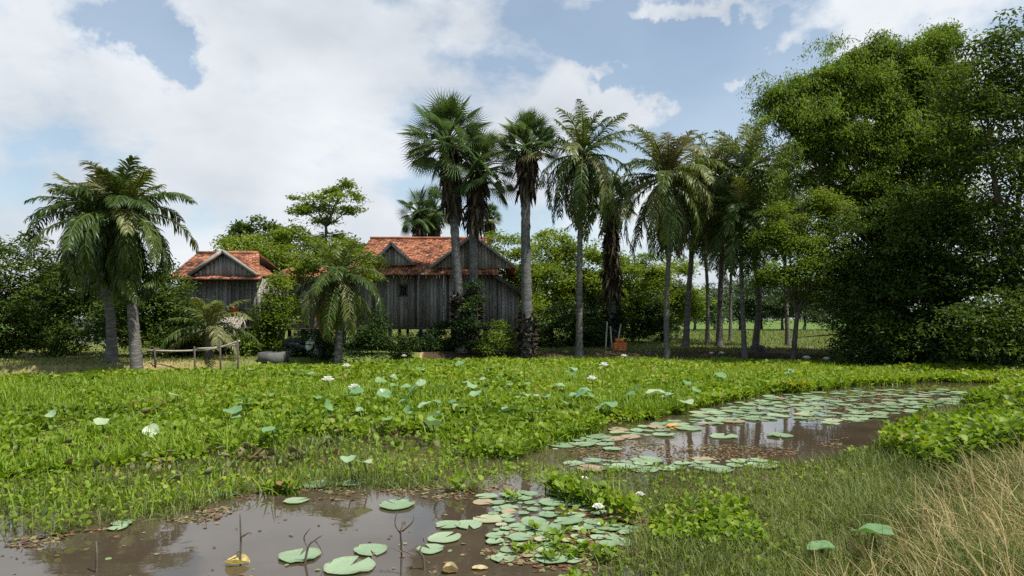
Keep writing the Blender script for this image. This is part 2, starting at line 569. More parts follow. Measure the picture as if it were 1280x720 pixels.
M['barge'] = solid_mat('pale_bargeboard', [(0.2, (0.16, 0.14, 0.12)), (0.6, (0.30, 0.27, 0.235)), (0.9, (0.42, 0.385, 0.34))], scale=3, bump=0.3)
M['thatch'] = solid_mat('grey_thatch', [(0.2, (0.12, 0.105, 0.085)), (0.5, (0.26, 0.235, 0.19)), (0.8, (0.42, 0.385, 0.32))], scale=6, stretch=(3, 3, 1), bump=0.9, rndamt=0.4)
M['concrete'] = solid_mat('old_concrete', [(0.2, (0.05, 0.052, 0.045)), (0.6, (0.11, 0.11, 0.10)), (0.9, (0.19, 0.185, 0.17))], scale=4, bump=0.3)
M['whitewash'] = solid_mat('whitewash', [(0.2, (0.5, 0.5, 0.5)), (0.6, (0.68, 0.68, 0.68)), (0.9, (0.78, 0.78, 0.77))], scale=2, bump=0.1)
M['pole'] = solid_mat('dry_bamboo', [(0.2, (0.20, 0.17, 0.13)), (0.6, (0.38, 0.34, 0.27)), (0.9, (0.52, 0.47, 0.39))], scale=6, bump=0.2)
M['twig'] = solid_mat('dead_twig', [(0.2, (0.05, 0.04, 0.032)), (0.6, (0.13, 0.11, 0.09)), (0.9, (0.25, 0.22, 0.18))], scale=15, bump=0.2)
M['brick'] = solid_mat('orange_brick', [(0.2, (0.42, 0.10, 0.03)), (0.6, (0.62, 0.18, 0.055)), (0.9, (0.7, 0.28, 0.11))], scale=6, bump=0.3, rndamt=0.6)
M['red_cloth'] = solid_mat('red_cloth', [(0.2, (0.45, 0.05, 0.02)), (0.7, (0.65, 0.12, 0.05))], scale=5, bump=0.1)
M['white_paint'] = solid_mat('white_paint', [(0.2, (0.7, 0.7, 0.7)), (0.8, (0.8, 0.8, 0.8))], scale=4, bump=0, rough=0.3, spec=0.5)
M['navy_paint'] = solid_mat('navy_paint', [(0.2, (0.012, 0.016, 0.035)), (0.8, (0.025, 0.03, 0.06))], scale=4, bump=0, rough=0.3, spec=0.5)
M['rubber'] = solid_mat('black_rubber', [(0.2, (0.015, 0.015, 0.015)), (0.8, (0.03, 0.03, 0.03))], scale=8, bump=0.1, rough=0.8)
M['steel'] = solid_mat('dull_steel', [(0.2, (0.2, 0.2, 0.2)), (0.8, (0.35, 0.35, 0.35))], scale=8, bump=0, rough=0.4, spec=0.8)
M['coconut'] = solid_mat('coconut_husk', [(0.2, (0.10, 0.13, 0.03)), (0.8, (0.24, 0.22, 0.06))], scale=4, bump=0.1, rndamt=0.5, rough=0.5)
M['fruit'] = solid_mat('sugar_palm_fruit', [(0.2, (0.02, 0.015, 0.012)), (0.8, (0.07, 0.05, 0.035))], scale=4, bump=0.1, rough=0.5)


def tile_mat():
    m, t, out = new_mat('clay_tiles')
    tcn = t.nodes.new('ShaderNodeTexCoord')
    at = t.nodes.new('ShaderNodeAttribute')
    at.attribute_name = 'rnd'
    n1 = t.nodes.new('ShaderNodeTexNoise')
    n1.inputs['Scale'].default_value = 1.1
    n1.inputs['Detail'].default_value = 6
    n1.inputs['Roughness'].default_value = 0.65
    t.links.new(tcn.outputs['Object'], n1.inputs['Vector'])
    a = t.nodes.new('ShaderNodeMath')
    a.operation = 'MULTIPLY_ADD'
    t.links.new(at.outputs['Fac'], a.inputs[0])
    a.inputs[1].default_value = 0.42
    t.links.new(n1.outputs['Fac'], a.inputs[2])
    b = t.nodes.new('ShaderNodeMath')
    b.operation = 'SUBTRACT'
    t.links.new(a.outputs[0], b.inputs[0])
    b.inputs[1].default_value = 0.21
    rp = ramp_node(t, [(0.24, (0.05, 0.032, 0.025)), (0.38, (0.13, 0.06, 0.04)), (0.52, (0.30, 0.115, 0.06)), (0.68, (0.45, 0.185, 0.10)), (0.85, (0.54, 0.30, 0.20))])
    t.links.new(b.outputs[0], rp.inputs[0])
    pr = t.nodes.new('ShaderNodeBsdfPrincipled')
    t.links.new(rp.outputs[0], pr.inputs['Base Color'])
    pr.inputs['Roughness'].default_value = 0.85
    pr.inputs['Specular IOR Level'].default_value = 0.2
    t.links.new(pr.outputs[0], out.inputs[0])
    return m


M['tile'] = tile_mat()


def water_mat():
    m, t, out = new_mat('muddy_water')
    tcn = t.nodes.new('ShaderNodeTexCoord')
    n0 = t.nodes.new('ShaderNodeTexNoise')
    n0.inputs['Scale'].default_value = 0.7
    n0.inputs['Detail'].default_value = 3
    t.links.new(tcn.outputs['Object'], n0.inputs['Vector'])
    rp = ramp_node(t, [(0.3, (0.046, 0.034, 0.022)), (0.7, (0.072, 0.055, 0.036))])
    t.links.new(n0.outputs['Fac'], rp.inputs[0])
    pr = t.nodes.new('ShaderNodeBsdfPrincipled')
    t.links.new(rp.outputs[0], pr.inputs['Base Color'])
    pr.inputs['Roughness'].default_value = 0.03
    pr.inputs['IOR'].default_value = 1.55
    pr.inputs['Specular IOR Level'].default_value = 0.5
    nb = t.nodes.new('ShaderNodeTexNoise')
    nb.inputs['Scale'].default_value = 2.6
    nb.inputs['Detail'].default_value = 3
    t.links.new(tcn.outputs['Object'], nb.inputs['Vector'])
    bp = t.nodes.new('ShaderNodeBump')
    bp.inputs['Strength'].default_value = 0.10
    bp.inputs['Distance'].default_value = 0.02
    t.links.new(nb.outputs['Fac'], bp.inputs['Height'])
    t.links.new(bp.outputs[0], pr.inputs['Normal'])
    t.links.new(pr.outputs[0], out.inputs[0])
    return m


M['water'] = water_mat()


def ground_mat():
    m, t, out = new_mat('ground')
    tcn = t.nodes.new('ShaderNodeTexCoord')
    at = t.nodes.new('ShaderNodeAttribute')
    at.attribute_name = 'rnd'
    n1 = t.nodes.new('ShaderNodeTexNoise')
    n1.inputs['Scale'].default_value = 0.35
    n1.inputs['Detail'].default_value = 8
    n1.inputs['Roughness'].default_value = 0.7
    t.links.new(tcn.outputs['Object'], n1.inputs['Vector'])
    n2 = t.nodes.new('ShaderNodeTexNoise')
    n2.inputs['Scale'].default_value = 5
    n2.inputs['Detail'].default_value = 6
    t.links.new(tcn.outputs['Object'], n2.inputs['Vector'])
    a = t.nodes.new('ShaderNodeMath')
    a.operation = 'MULTIPLY_ADD'
    t.links.new(n1.outputs['Fac'], a.inputs[0])
    a.inputs[1].default_value = 0.30
    t.links.new(at.outputs['Fac'], a.inputs[2])
    b = t.nodes.new('ShaderNodeMath')
    b.operation = 'SUBTRACT'
    t.links.new(a.outputs[0], b.inputs[0])
    b.inputs[1].default_value = 0.15
    # 0 mud, 0.33 litter, 0.66 sand, 1 turf
    rp = ramp_node(t, [(0.0, (0.035, 0.022, 0.013)), (0.33, (0.085, 0.062, 0.038)), (0.60, (0.36, 0.25, 0.14)), (0.72, (0.22, 0.185, 0.07)), (0.85, (0.10, 0.13, 0.03)), (1.0, (0.085, 0.15, 0.025))])
    t.links.new(b.outputs[0], rp.inputs[0])
    mxc = t.nodes.new('ShaderNodeMix')
    mxc.data_type = 'RGBA'
    mxc.blend_type = 'MULTIPLY'
    mxc.inputs[0].default_value = 0.6
    rp2 = ramp_node(t, [(0.3, (0.6, 0.6, 0.6)), (0.7, (1.25, 1.25, 1.25))])
    t.links.new(n2.outputs['Fac'], rp2.inputs[0])
    t.links.new(rp.outputs[0], mxc.inputs[6])
    t.links.new(rp2.outputs[0], mxc.inputs[7])
    pr = t.nodes.new('ShaderNodeBsdfPrincipled')
    t.links.new(mxc.outputs[2], pr.inputs['Base Color'])
    pr.inputs['Roughness'].default_value = 0.95
    pr.inputs['Specular IOR Level'].default_value = 0.15
    bp = t.nodes.new('ShaderNodeBump')
    bp.inputs['Strength'].default_value = 0.5
    bp.inputs['Distance'].default_value = 0.05
    t.links.new(n2.outputs['Fac'], bp.inputs['Height'])
    t.links.new(bp.outputs[0], pr.inputs['Normal'])
    t.links.new(pr.outputs[0], out.inputs[0])
    return m


M['ground'] = ground_mat()

# ------------------------------------------------------------------ ground and water
# far shore of the pond, as points X -> Y
SH = np.array([G(px, py, 0.33)[:2] for px, py in ((-200, 469), (100, 463.5), (300, 457), (420, 450.5), (560, 445.5), (640, 444.5), (830, 444.5), (1000, 447), (1180, 453), (1400, 455))])
SHX, SHY = SH[:, 0], SH[:, 1]


def shore(x):
    return np.interp(x, SHX, SHY)


# edge of the right bank: X of the edge as a function of Y
BK = np.array([G(px, py)[:2] for px, py in ((960, 760), (985, 720), (1040, 650), (1075, 590), (1110, 540), (1175, 512), (1330, 500), (1700, 492))])


def bank_edge(y):
    return np.interp(y, BK[:, 1], BK[:, 0])


FORE = [tuple(G(*p)[:2]) for p in ((-260, 672), (60, 668), (215, 650), (260, 632), (330, 614), (430, 612), (600, 612), (640, 600), (740, 622), (800, 650), (770, 690), (720, 730), (640, 800), (-400, 860))]
POOL = [tuple(G(*p)[:2]) for p in ((650, 574), (742, 545), (850, 516), (950, 495), (1085, 483), (1180, 478), (1250, 479), (1262, 495), (1200, 510), (1120, 534), (1100, 556), (1010, 580), (850, 590), (730, 588))]


def height(x, y):
    x = np.asarray(x, float)
    y = np.asarray(y, float)
    s = y - shore(x)
    k = np.clip((s + 0.7) / 1.6, 0, 1)
    k = k * k * (3 - 2 * k)
    z = -0.45 + 0.95 * k + 0.10 * (fbm(x * 0.3, y * 0.3, 3) - 0.5) * k
    e = x - bank_edge(y)
    k2 = np.clip((e + 0.4) / 2.6, 0, 1)
    k2 = k2 * k2 * (3 - 2 * k2)
    z2 = -0.45 + 0.66 * k2
    near = np.clip((5.2 - y) / 2.2, 0, 1)
    z3 = -0.45 + 1.0 * near * near * (3 - 2 * near)
    z = np.maximum(np.maximum(z, np.where(y < 22, z2, -0.45)), z3)
    # the low strip of mud between the two pools
    return z


def gz(x, y):
    return float(height(np.array([x]), np.array([y]))[0])


xs = np.unique(np.concatenate([np.linspace(-700, -60, 20), np.linspace(-60, -16, 60), np.linspace(-16, 22, 150), np.linspace(22, 70, 60), np.linspace(70, 700, 20)]))
ys = np.unique(np.concatenate([np.linspace(-60, 0, 8), np.linspace(0, 42, 200), np.linspace(42, 120, 50), np.linspace(120, 1400, 24)]))
gx, gy = np.meshgrid(xs, ys)
gzv = height(gx, gy)
sh = gy - shore(gx)
zone = np.full(gx.shape, 0.0)
n_a = fbm(gx * 0.45, gy * 0.45, 11)
n_b = fbm(gx * 0.16, gy * 0.16, 12)
land = sh > -0.3
yard = np.where(gx > -11.5, 0.74, 0.60) + 0.34 * n_a * np.where(gx > -11.5, 0.6, 1.0) + 0.10 * np.clip((gy - 34) / 10, 0, 1)
wood = 0.02 + 0.28 * n_a + 0.75 * np.clip((gy - 37.5) / 4.0, 0, 1)
bl = np.clip((gx + 7.5 + 3 * (n_b - 0.5)) / 5.0, 0, 1)
zone = np.where(land, np.clip(np.where(bl + 0.9 * (n_a - 0.5) > 0.5, wood, yard), 0, 1.0), zone)
zone = np.where(land & (gy > 60), 0.95, zone)
zone = np.where(~land & (gx > bank_edge(gy) - 0.3) & (gy < 22), 0.66 + 0.35 * n_a, zone)
zone = np.where(gy < 4.5, 0.5, zone)
ny, nx = gx.shape
idx = np.arange(nx * ny).reshape(ny, nx)
Qg = np.stack([idx[:-1, :-1], idx[:-1, 1:], idx[1:, 1:], idx[1:, :-1]], -1).reshape(-1, 4)
gm = MB().add(np.stack([gx, gy, gzv], -1).reshape(-1, 3), Qg, r=zone.ravel())
tag(gm.build('ground', M['ground'], smooth=True), kind='structure')

wv = []
wxs = np.linspace(-45, 60, 60)
wm = MB()
n = len(wxs)
wm.add(np.vstack([np.stack([wxs, np.full(n, 2.0), np.zeros(n)], 1), np.stack([wxs, shore(wxs) + 0.4, np.zeros(n)], 1)]),
       [(i, i + 1, n + i + 1, n + i) for i in range(n - 1)])
tag(wm.build('pond_water', M['water']), kind='structure')

# ------------------------------------------------------------------ leaf templates
LEAF_V = [(0, 0, 0), (0.42, 0.35, 0.10), (0.34, 0.75, 0.06), (0, 1, -0.06), (-0.34, 0.75, 0.06), (-0.42, 0.35, 0.10)]
LEAF_Q = [(0, 1, 2, 3), (0, 3, 4, 5)]
LANCE_V = [(0, 0, 0), (0.5, 0.4, 0.0), (0, 1, -0.25), (-0.5, 0.4, 0.0)]
LANCE_Q = [(0, 1, 2, 3)]
ROUND_V = [(0, 0, 0), (0.38, 0.18, 0.06), (0.52, 0.55, 0.12), (0.3, 0.92, 0.05), (-0.3, 0.92, 0.05), (-0.52, 0.55, 0.12), (-0.38, 0.18, 0.06), (0, 0.55, 0.0), (0, 1.0, 0.0)]
ROUND_Q = [(0, 1, 2, 7), (7, 2, 3, 8), (0, 7, 5, 6), (7, 8, 4, 5)]
BLADE_V = [(-0.5, 0, 0), (0.5, 0, 0), (0.42, 0.45, 0.03), (-0.42, 0.45, 0.03), (0.25, 0.8, -0.08), (-0.25, 0.8, -0.08), (0, 1.0, -0.22)]
BLADE_Q = [(0, 1, 2, 3), (3, 2, 4, 5)]
BLADE_T = [(5, 4, 6)]


def curve(pts, n):
    """smooth path through a few points (Catmull-Rom)"""
    p = np.asarray(pts, float)
    if len(p) == 2:
        t = np.linspace(0, 1, n)[:, None]
        return p[0] * (1 - t) + p[1] * t
    q = np.vstack([2 * p[0] - p[1], p, 2 * p[-1] - p[-2]])
    out = []
    for t in np.linspace(0, len(p) - 1, n):
        i = min(int(t), len(p) - 2)
        f = t - i
        a, b, c, d = q[i], q[i + 1], q[i + 2], q[i + 3]
        out.append(0.5 * ((2 * b) + (-a + c) * f + (2 * a - 5 * b + 4 * c - d) * f * f + (-a + 3 * b - 3 * c + d) * f ** 3))
    return np.array(out)


# ------------------------------------------------------------------ coconut palms
def add_frond(mb, rb, c, azi, elev, L, droop, rnd, nl=34, wl=0.06, ll=0.75, hang=0.5, twist=0.0):
    nl, wl, ll = int(nl * 1.4), wl * 0.78, ll * 0.86
    """one feather leaf: arched midrib rb, leaflets mb"""
    m = 12
    ang = elev - droop * np.linspace(0, 1, m) ** 1.5
    azs = azi + twist * np.linspace(0, 1, m) ** 2
    d = np.stack([np.cos(ang) * np.sin(azs), np.cos(ang) * np.cos(azs), np.sin(ang)], 1)
    path = np.vstack([c, c + np.cumsum(d, axis=0) * L / m])
    rb.tube(path, np.linspace(0.045, 0.008, m + 1), n=4, r=min(1, rnd + 0.25), cap=False)
    t = np.linspace(0.14, 0.99, nl)
    s = t * m
    i = np.clip(s.astype(int), 0, m - 1)
    f = (s - i)[:, None]
    base = path[i] * (1 - f) + path[i + 1] * f
    tang = d[np.clip(i, 0, m - 1)]
    side0 = np.cross(tang, np.array([0, 0, 1.0]))
    nn = np.linalg.norm(side0, axis=1)[:, None]
    side0 = np.where(nn > 0.05, side0 / (nn + 1e-6), np.array([math.cos(azi), -math.sin(azi), 0.0]))
    prof = np.clip(np.sin(math.pi * (0.10 + 0.85 * t)) ** 0.6, 0.15, 1) * ll
    for sg in (-1, 1):
        q = rng.normal(size=(nl, 3)) * 0.17
        fw = 0.55 + 0.35 * t[:, None]
        d1 = side0 * sg + tang * fw + np.array([0, 0, 0.25 - 0.45 * hang]) + q
        d1 /= np.linalg.norm(d1, axis=1)[:, None]
        d2 = d1 + np.array([0, 0, -1.0]) * hang * (0.9 + 0.5 * rng.random((nl, 1)))
        d2 /= np.linalg.norm(d2, axis=1)[:, None]
        d3 = d2 + np.array([0, 0, -1.0]) * hang * 1.2
        d3 /= np.linalg.norm(d3, axis=1)[:, None]
        ln = (prof * rng.uniform(0.75, 1.12, nl) * np.where(rng.random(nl) < 0.08, 0.35, 1.0))[:, None]
        p0 = base
        p1 = p0 + d1 * ln * 0.4
        p2 = p1 + d2 * ln * 0.35
        p3 = p2 + d3 * ln * 0.25
        wv_ = np.cross(d1, np.cross(tang, d1))
        wv_ /= np.linalg.norm(wv_, axis=1)[:, None] + 1e-6
        wv_ = wv_ + rng.normal(size=(nl, 3)) * 0.3
        w = wv_ * wl / 2
        V = np.stack([p0 - w * 0.5, p0 + w * 0.5, p1 - w, p1 + w, p2 - w * 0.75, p2 + w * 0.75, p3], 1)
        k = (np.arange(nl) * 7)[:, None, None]
        Q = (np.array([(0, 1, 3, 2), (2, 3, 5, 4)])[None] + k).reshape(-1, 4)
        T = (np.array([(4, 5, 6)])[None] + k).reshape(-1, 3)
        mb.add(V.reshape(-1, 3), Q, T, r=np.repeat(np.clip(rnd + rng.normal(size=nl) * 0.06, 0, 1), 7))


def trunk_mesh(path, r0, r1, flare=1.6, n=12, rings=True):
    t = np.linspace(0, 1, len(path))
    rad = r0 + (r1 - r0) * t + (flare - 1) * r0 * np.exp(-t * 16)
    if rings:
        rad = rad * (1 + 0.05 * np.sin(np.arange(len(path)) * 2.2))
    mb = MB()
    mb.tube(path, rad, n=n, rough=0.035)
    return mb


def coconut_palm(label, base, pts, Y, L=3.8, nf=26, r0=0.17, top_el=82, low_el=-55, dry=0.0, yellow=0.15, seed=0, hang=0.55, wl=0.06, ll=0.8, nl=34, nuts=True, dead=(), bias=(0, 0), group='coconut palms around the pond'):
    """base (px, py); pts: pixels of the trunk up to the crown"""
    global rng
    keep = rng
    rng = np.random.default_rng(1000 + seed)
    b = P(base[0], base[1], Y)
    b[2] = gz(b[0], b[1]) - 0.05
    root = thing('coconut_palm', label, 'palm tree', b, group)
    pp = [b] + [P(x, y, Y) + np.array([0, rng.normal() * 0.15, 0]) for x, y in pts]
    path = curve(pp, 46)
    trunk_mesh(path, r0, r0 * 0.62).build('trunk', M['bark'], root, smooth=True)
    c = path[-1]
    mb, rb = MB(), MB()
    for i in range(nf):
        u = (i + 0.5) / nf
        e = R(top_el + (low_el - top_el) * u ** 0.85 + rng.normal() * 6)
        azi = i * 2.39996 + rng.normal() * 0.2
        young = u < 0.15
        l = L * (0.62 + 0.40 * math.sin(min(1, u * 1.8) * math.pi / 2)) * rng.uniform(0.82, 1.12)
        dr = R(38 + 95 * u + rng.normal() * 12) if u < 0.7 else R(60 + rng.normal() * 14)
        rn = np.clip(0.32 + 0.1 * rng.normal() + (0.38 if rng.random() < yellow else 0) + (0.2 if young else 0) + dry * (1 - u) * rng.uniform(0.2, 1.1) + (0.22 if u > 0.85 else 0), 0.05, 1)
        add_frond(mb, rb, c + np.array([0, 0, 0.1 * (1 - u)]), azi + bias[0], e + bias[1], l, dr, rn, nl=nl, wl=wl, ll=ll, hang=hang * (0.4 + 1.0 * u), twist=rng.normal() * 0.45)
    cr = mb.build('crown', M['coco'], root)
    rb.build('frond_stems', M['coco'], cr)
    for azd, ed, ld in dead:
        m2, r2 = MB(), MB()
        add_frond(m2, r2, c, R(azd), R(ed), L * ld, R(70), 0.6, nl=nl, wl=wl * 1.1, ll=ll * 0.75, hang=1.0)
        m2.V += []
        df = m2.build('dead_frond', M['coco_dry'], root)
        df['label'] = 'dry orange brown frond hanging beside the trunk'
    if nuts:
        for k in range(7):
            a = k * 0.95 + rng.random()
            nb = MB()
            pr_ = [(0.001, 0.15), (0.07, 0.12), (0.105, 0.03), (0.11, -0.03), (0.07, -0.12), (0.001, -0.15)]
            nb.lathe(pr_, n=9, c=c + np.array([math.cos(a) * 0.24, math.sin(a) * 0.24, -0.22 - 0.16 * (k % 2)]), r=rng.random())
            nb.build('coconut', M['coconut'], root, smooth=True)
    rng = keep
    return root


# ------------------------------------------------------------------ sugar palms (fan leaves)
def add_fan(mb, pb, c, azi, elev, lp, rf, rnd, droop=0.5):
    """petiole pb and a round pleated fan mb"""
    d = np.array([math.cos(elev) * math.sin(azi), math.cos(elev) * math.cos(azi), math.sin(elev)])
    sag = np.array([0, 0, -0.18 * lp])
    tip = c + d * lp + sag * math.cos(elev)
    pb.tube(curve([c, c + d * lp * 0.55, tip], 5), [0.05, 0.035, 0.028, 0.025, 0.02], n=4, r=0.85, cap=False)
    f = d + np.array([0, 0, -droop * 0.35])
    f /= np.linalg.norm(f)
    s = np.cross(f, np.array([0, 0, 1.0]))
    if np.linalg.norm(s) < 0.05:
        s = np.array([1.0, 0, 0])
    s /= np.linalg.norm(s)
    tw = rng.uniform(-1.1, 1.1)
    u = np.cross(s, f)
    s, u = s * math.cos(tw) + u * math.sin(tw), -s * math.sin(tw) + u * math.cos(tw)
    ns = 24
    th = np.linspace(-2.35, 2.35, ns + 1)
    for k in range(ns):
        a0, a1 = th[k], th[k + 1]
        am = (a0 + a1) / 2
        rr = rf * (0.84 + 0.16 * math.cos(am * 0.7)) * rng.uniform(0.92, 1.06)

        def pt(a, q, lift):
            cup = -0.22 * q * q / rf
            return tip + (f * math.cos(a) + s * math.sin(a)) * q + u * (cup + lift) + np.array([0, 0, -0.22 * (q / rf) ** 3 * rf * droop])
        w = 0.4
        V = [tip, pt(a0 * 0.8 + a1 * 0.2, rr * w, -0.02), pt(am, rr * w, 0.035), pt(a0 * 0.2 + a1 * 0.8, rr * w, -0.02), pt(am, rr, 0.0)]
        mb.add(V, [(0, 1, 4, 2), (0, 2, 4, 3)], r=rnd)


def sugar_palm(label, base, pts, Y, nf=36, lp=1.25, rf=0.95, r0=0.27, seed=0, skirt=1.2, stub=0.0, fruits=6, low=-45, group='sugar palms near the stilt house', climber=False, bz=None):
    global rng
    keep = rng
    rng = np.random.default_rng(2000 + seed)
    b = P(base[0], base[1], Y)
    b[2] = gz(b[0], b[1]) - 0.05
    root = thing('sugar_palm', label, 'palm tree', b, group)
    pp = [b] + [P(x, y, Y) for x, y in pts]
    path = curve(pp, 50)
    trunk_mesh(path, r0, r0 * 0.66, flare=1.45).build('trunk', M['palm_bark'], root, smooth=True)
    c = path[-1]
    mb, pb = MB(), MB()
    for i in range(nf):
        u = (i + 0.5) / nf
        e = R(86 + (low - 86) * u ** 0.9 + rng.normal() * 8)
        add_fan(mb, pb, c + np.array([0, 0, 0.25 * (1 - u)]), i * 2.39996 + rng.normal() * 0.15, e, lp * rng.uniform(0.8, 1.12), rf * rng.uniform(0.85, 1.1), np.clip(0.38 + rng.normal() * 0.16 + (0.15 if u < 0.2 else 0) + (0.45 if u > 0.92 and rng.random() < 0.5 else 0), 0, 1), droop=0.05 + 0.45 * u)
    cr = mb.build('crown', M['fan'], root)
    pb.build('leaf_stalks', M['fan'], cr)
    if skirt > 0:
        sk = MB()
        n = int(260 * skirt)
        h = rng.random(n)
        t = 1 - h * skirt / max(0.5, np.linalg.norm(path[-1] - path[0]))
        i = np.clip((t * (len(path) - 1)), 0, len(path) - 1)
        i0 = i.astype(int)
        p = path[i0]
        a = rng.random(n) * 6.283
        rad = 0.16 + 0.20 * rng.random(n)
        pos = p + np.stack([-np.sin(a) * rad, np.cos(a) * rad, np.zeros(n)], 1)
        up = rng.random(n) < 0.45
        sk.scatter(BLADE_V, BLADE_Q, BLADE_T, pos, az=a, pitch=np.where(up, R(55) + rng.normal(size=n) * 0.3, R(-68) + rng.normal(size=n) * 0.25), roll=rng.normal(size=n) * 0.5, sx=rng.uniform(0.09, 0.2, n), sy=np.where(up, rng.uniform(0.25, 0.55, n), rng.uniform(0.45, 1.1, n)), sz=1, r=rng.random(n))
        sk.build('old_leaf_bases', M['old_leaf'], root)
    if stub > 0:            # rough collar of old leaf bases low on the trunk
        sk = MB()
        n = int(140 * stub)
        zz = rng.random(n) * stub
        i = np.array([np.argmin(abs(path[:, 2] - path[0, 2] - q)) for q in zz])
        a = rng.random(n) * 6.283
        rad = r0 * 1.02
        pos = path[i] + np.stack([-np.sin(a) * rad, np.cos(a) * rad, rng.normal(size=n) * 0.05], 1)
        sk.scatter(LANCE_V, LANCE_Q, None, pos, az=a + rng.normal(size=n) * 0.4, pitch=R(60) + rng.normal(size=n) * 0.5, roll=rng.normal(size=n) * 0.6, sx=rng.uniform(0.1, 0.22, n), sy=rng.uniform(0.18, 0.38, n), r=rng.random(n) ** 0.6)
        sk.build('rough_leaf_scars', M['old_leaf'], root)
    for k in range(fruits):
        a = k * 2.4 + rng.random()
        nb = MB()
        q = c + np.array([math.cos(a) * rng.uniform(0.25, 0.5), math.sin(a) * rng.uniform(0.25, 0.5), -0.35 - rng.random() * 0.55])
        nb.lathe([(0.001, 0.1), (0.07, 0.08), (0.1, 0), (0.07, -0.08), (0.001, -0.1)], n=8, c=q)
        nb.tube([q + np.array([0, 0, 0.08]), c + np.array([0, 0, -0.1])], 0.015, n=4)
        nb.build('fruit', M['fruit'], root, smooth=True)
    rng = keep
    return root


# ------------------------------------------------------------------ broadleaf trees
def sprays(mb, c, rad, n_spray, leaf, per=16, spread=0.45, flat=0.45, shell=0.5, droop=-0.2, shade=0.0, tmpl='leaf'):
    """leaf sprays filling an uneven ellipsoid"""
    rad = np.asarray(rad, float)
    K = max(5, int(n_spray / 11))
    d = rng.normal(size=(K, 3))
    d /= np.linalg.norm(d, axis=1)[:, None]
    ph = rng.random(6) * 6.28
    lump = 1 + 0.16 * np.sin(d[:, 0] * 4 + ph[0]) + 0.16 * np.sin(d[:, 2] * 5 + ph[1]) + 0.14 * np.sin(d[:, 1] * 4 + ph[2])
    q = (shell + (1 - shell) * rng.random(K) ** 0.6) * lump
    sub = c + d * rad * q[:, None]
    who = rng.integers(0, K, n_spray)
    srad = np.clip(rad.mean() * 0.42, 0.28, 0.95) * rng.uniform(0.6, 1.3, K)
    off = rng.normal(size=(n_spray, 3)) * np.array([0.6, 0.6, 0.3])
    off[:, 2] -= 0.35 * (off[:, 0] ** 2 + off[:, 1] ** 2)
    ctr = sub[who] + off * srad[who][:, None]
    N = n_spray * per
    sp = spread * rng.uniform(0.6, 1.25, n_spray)
    o = rng.normal(size=(n_spray, per, 3)) * 0.55
    o[..., 2] *= flat
    o[..., 2] -= 0.12 * (o[..., 0] ** 2 + o[..., 1] ** 2)
    pos = (ctr[:, None, :] + o * sp[:, None, None]).reshape(-1, 3)
    base_r = (rng.normal(size=K) * 0.15)[who] + rng.normal(size=n_spray) * 0.06 + 0.45
    r = np.clip(np.repeat(base_r, per) + rng.normal(size=N) * 0.1 + shade, 0, 1)
    TV, TQ = (LEAF_V, LEAF_Q) if tmpl == 'leaf' else (LANCE_V, LANCE_Q)
    L = leaf[0] * rng.uniform(0.65, 1.25, N)
    mb.scatter(TV, TQ, None, pos, az=rng.random(N) * 6.283, pitch=droop + rng.normal(size=N) * 0.45, roll=rng.normal(size=N) * 0.55, sx=L * leaf[1], sy=L, sz=L, r=r)


def broadleaf(name, label, cat, base, Y, lobes, mat, bark='tree_bark', r0=0.16, fork=0.45, leaf=(0.2, 0.6), dens=9.0, per=16, spread=0.45, droop=-0.2, seed=0, group=None, depth=0.8, tmpl='leaf', shell=0.45, flat=0.45, limbs=True, part='crown', min_spray=10):
    """lobes: (px, py, half width px, half height px[, dY])"""
    global rng
    keep = rng
    rng = np.random.default_rng(3000 + seed)
    b = P(base[0], base[1], Y)
    b[2] = gz(b[0], b[1]) - 0.05
    root = thing(name, label, cat, b, group)
    mb, tb = MB(), MB()
    cs = []
    for lb in lobes:
        px, py, hw, hh = lb[:4]
        dy = lb[4] if len(lb) > 4 else rng.normal() * 0.35 * hw / F * Y
        c = P(px, py, Y + dy)
        if len(lb) > 4:
            pass
        rad = np.array([hw / F * Y, hw / F * Y * depth, hh / F * Y])
        vol = (rad[0] * rad[1] + rad[0] * rad[2] + rad[1] * rad[2]) / 3
        sprays(mb, c, rad, max(min_spray, int(vol * dens)), leaf, per=per, spread=spread, droop=droop, tmpl=tmpl, shell=shell, flat=flat)
        cs.append((c, rad))
    cen = np.mean([c for c, _ in cs], axis=0)
    fk = b * (1 - fork) + cen * fork
    fk = fk + np.array([0, 0, 0])
    if limbs:
        path = curve([b, b * 0.5 + fk * 0.5 + np.array([rng.normal() * 0.12, rng.normal() * 0.12, 0]), fk], 14)
        t = np.linspace(0, 1, 14)
        tb.tube(path, r0 * (1 - 0.4 * t) + r0 * 0.5 * np.exp(-t * 9), n=9, rough=0.06)
        for c, rad in cs:
            m_ = fk * 0.5 + c * 0.5 + np.array([rng.normal() * 0.2, rng.normal() * 0.2, -0.12 * rad[2]])
            pth = curve([fk, m_, c], 8)
            tb.tube(pth, np.linspace(r0 * 0.5, r0 * 0.12, 8), n=6)
            for k in range(5):
                e = c + rng.normal(size=3) * rad * 0.5
                tb.tube(curve([pth[5], (pth[5] + e) / 2 + rng.normal(size=3) * 0.08, e], 5), np.linspace(r0 * 0.2, 0.008, 5), n=4, cap=False)
        tb.build('trunk', M[bark], root, smooth=True)
    mb.build(part, M[mat], root)
    rng = keep
    return root


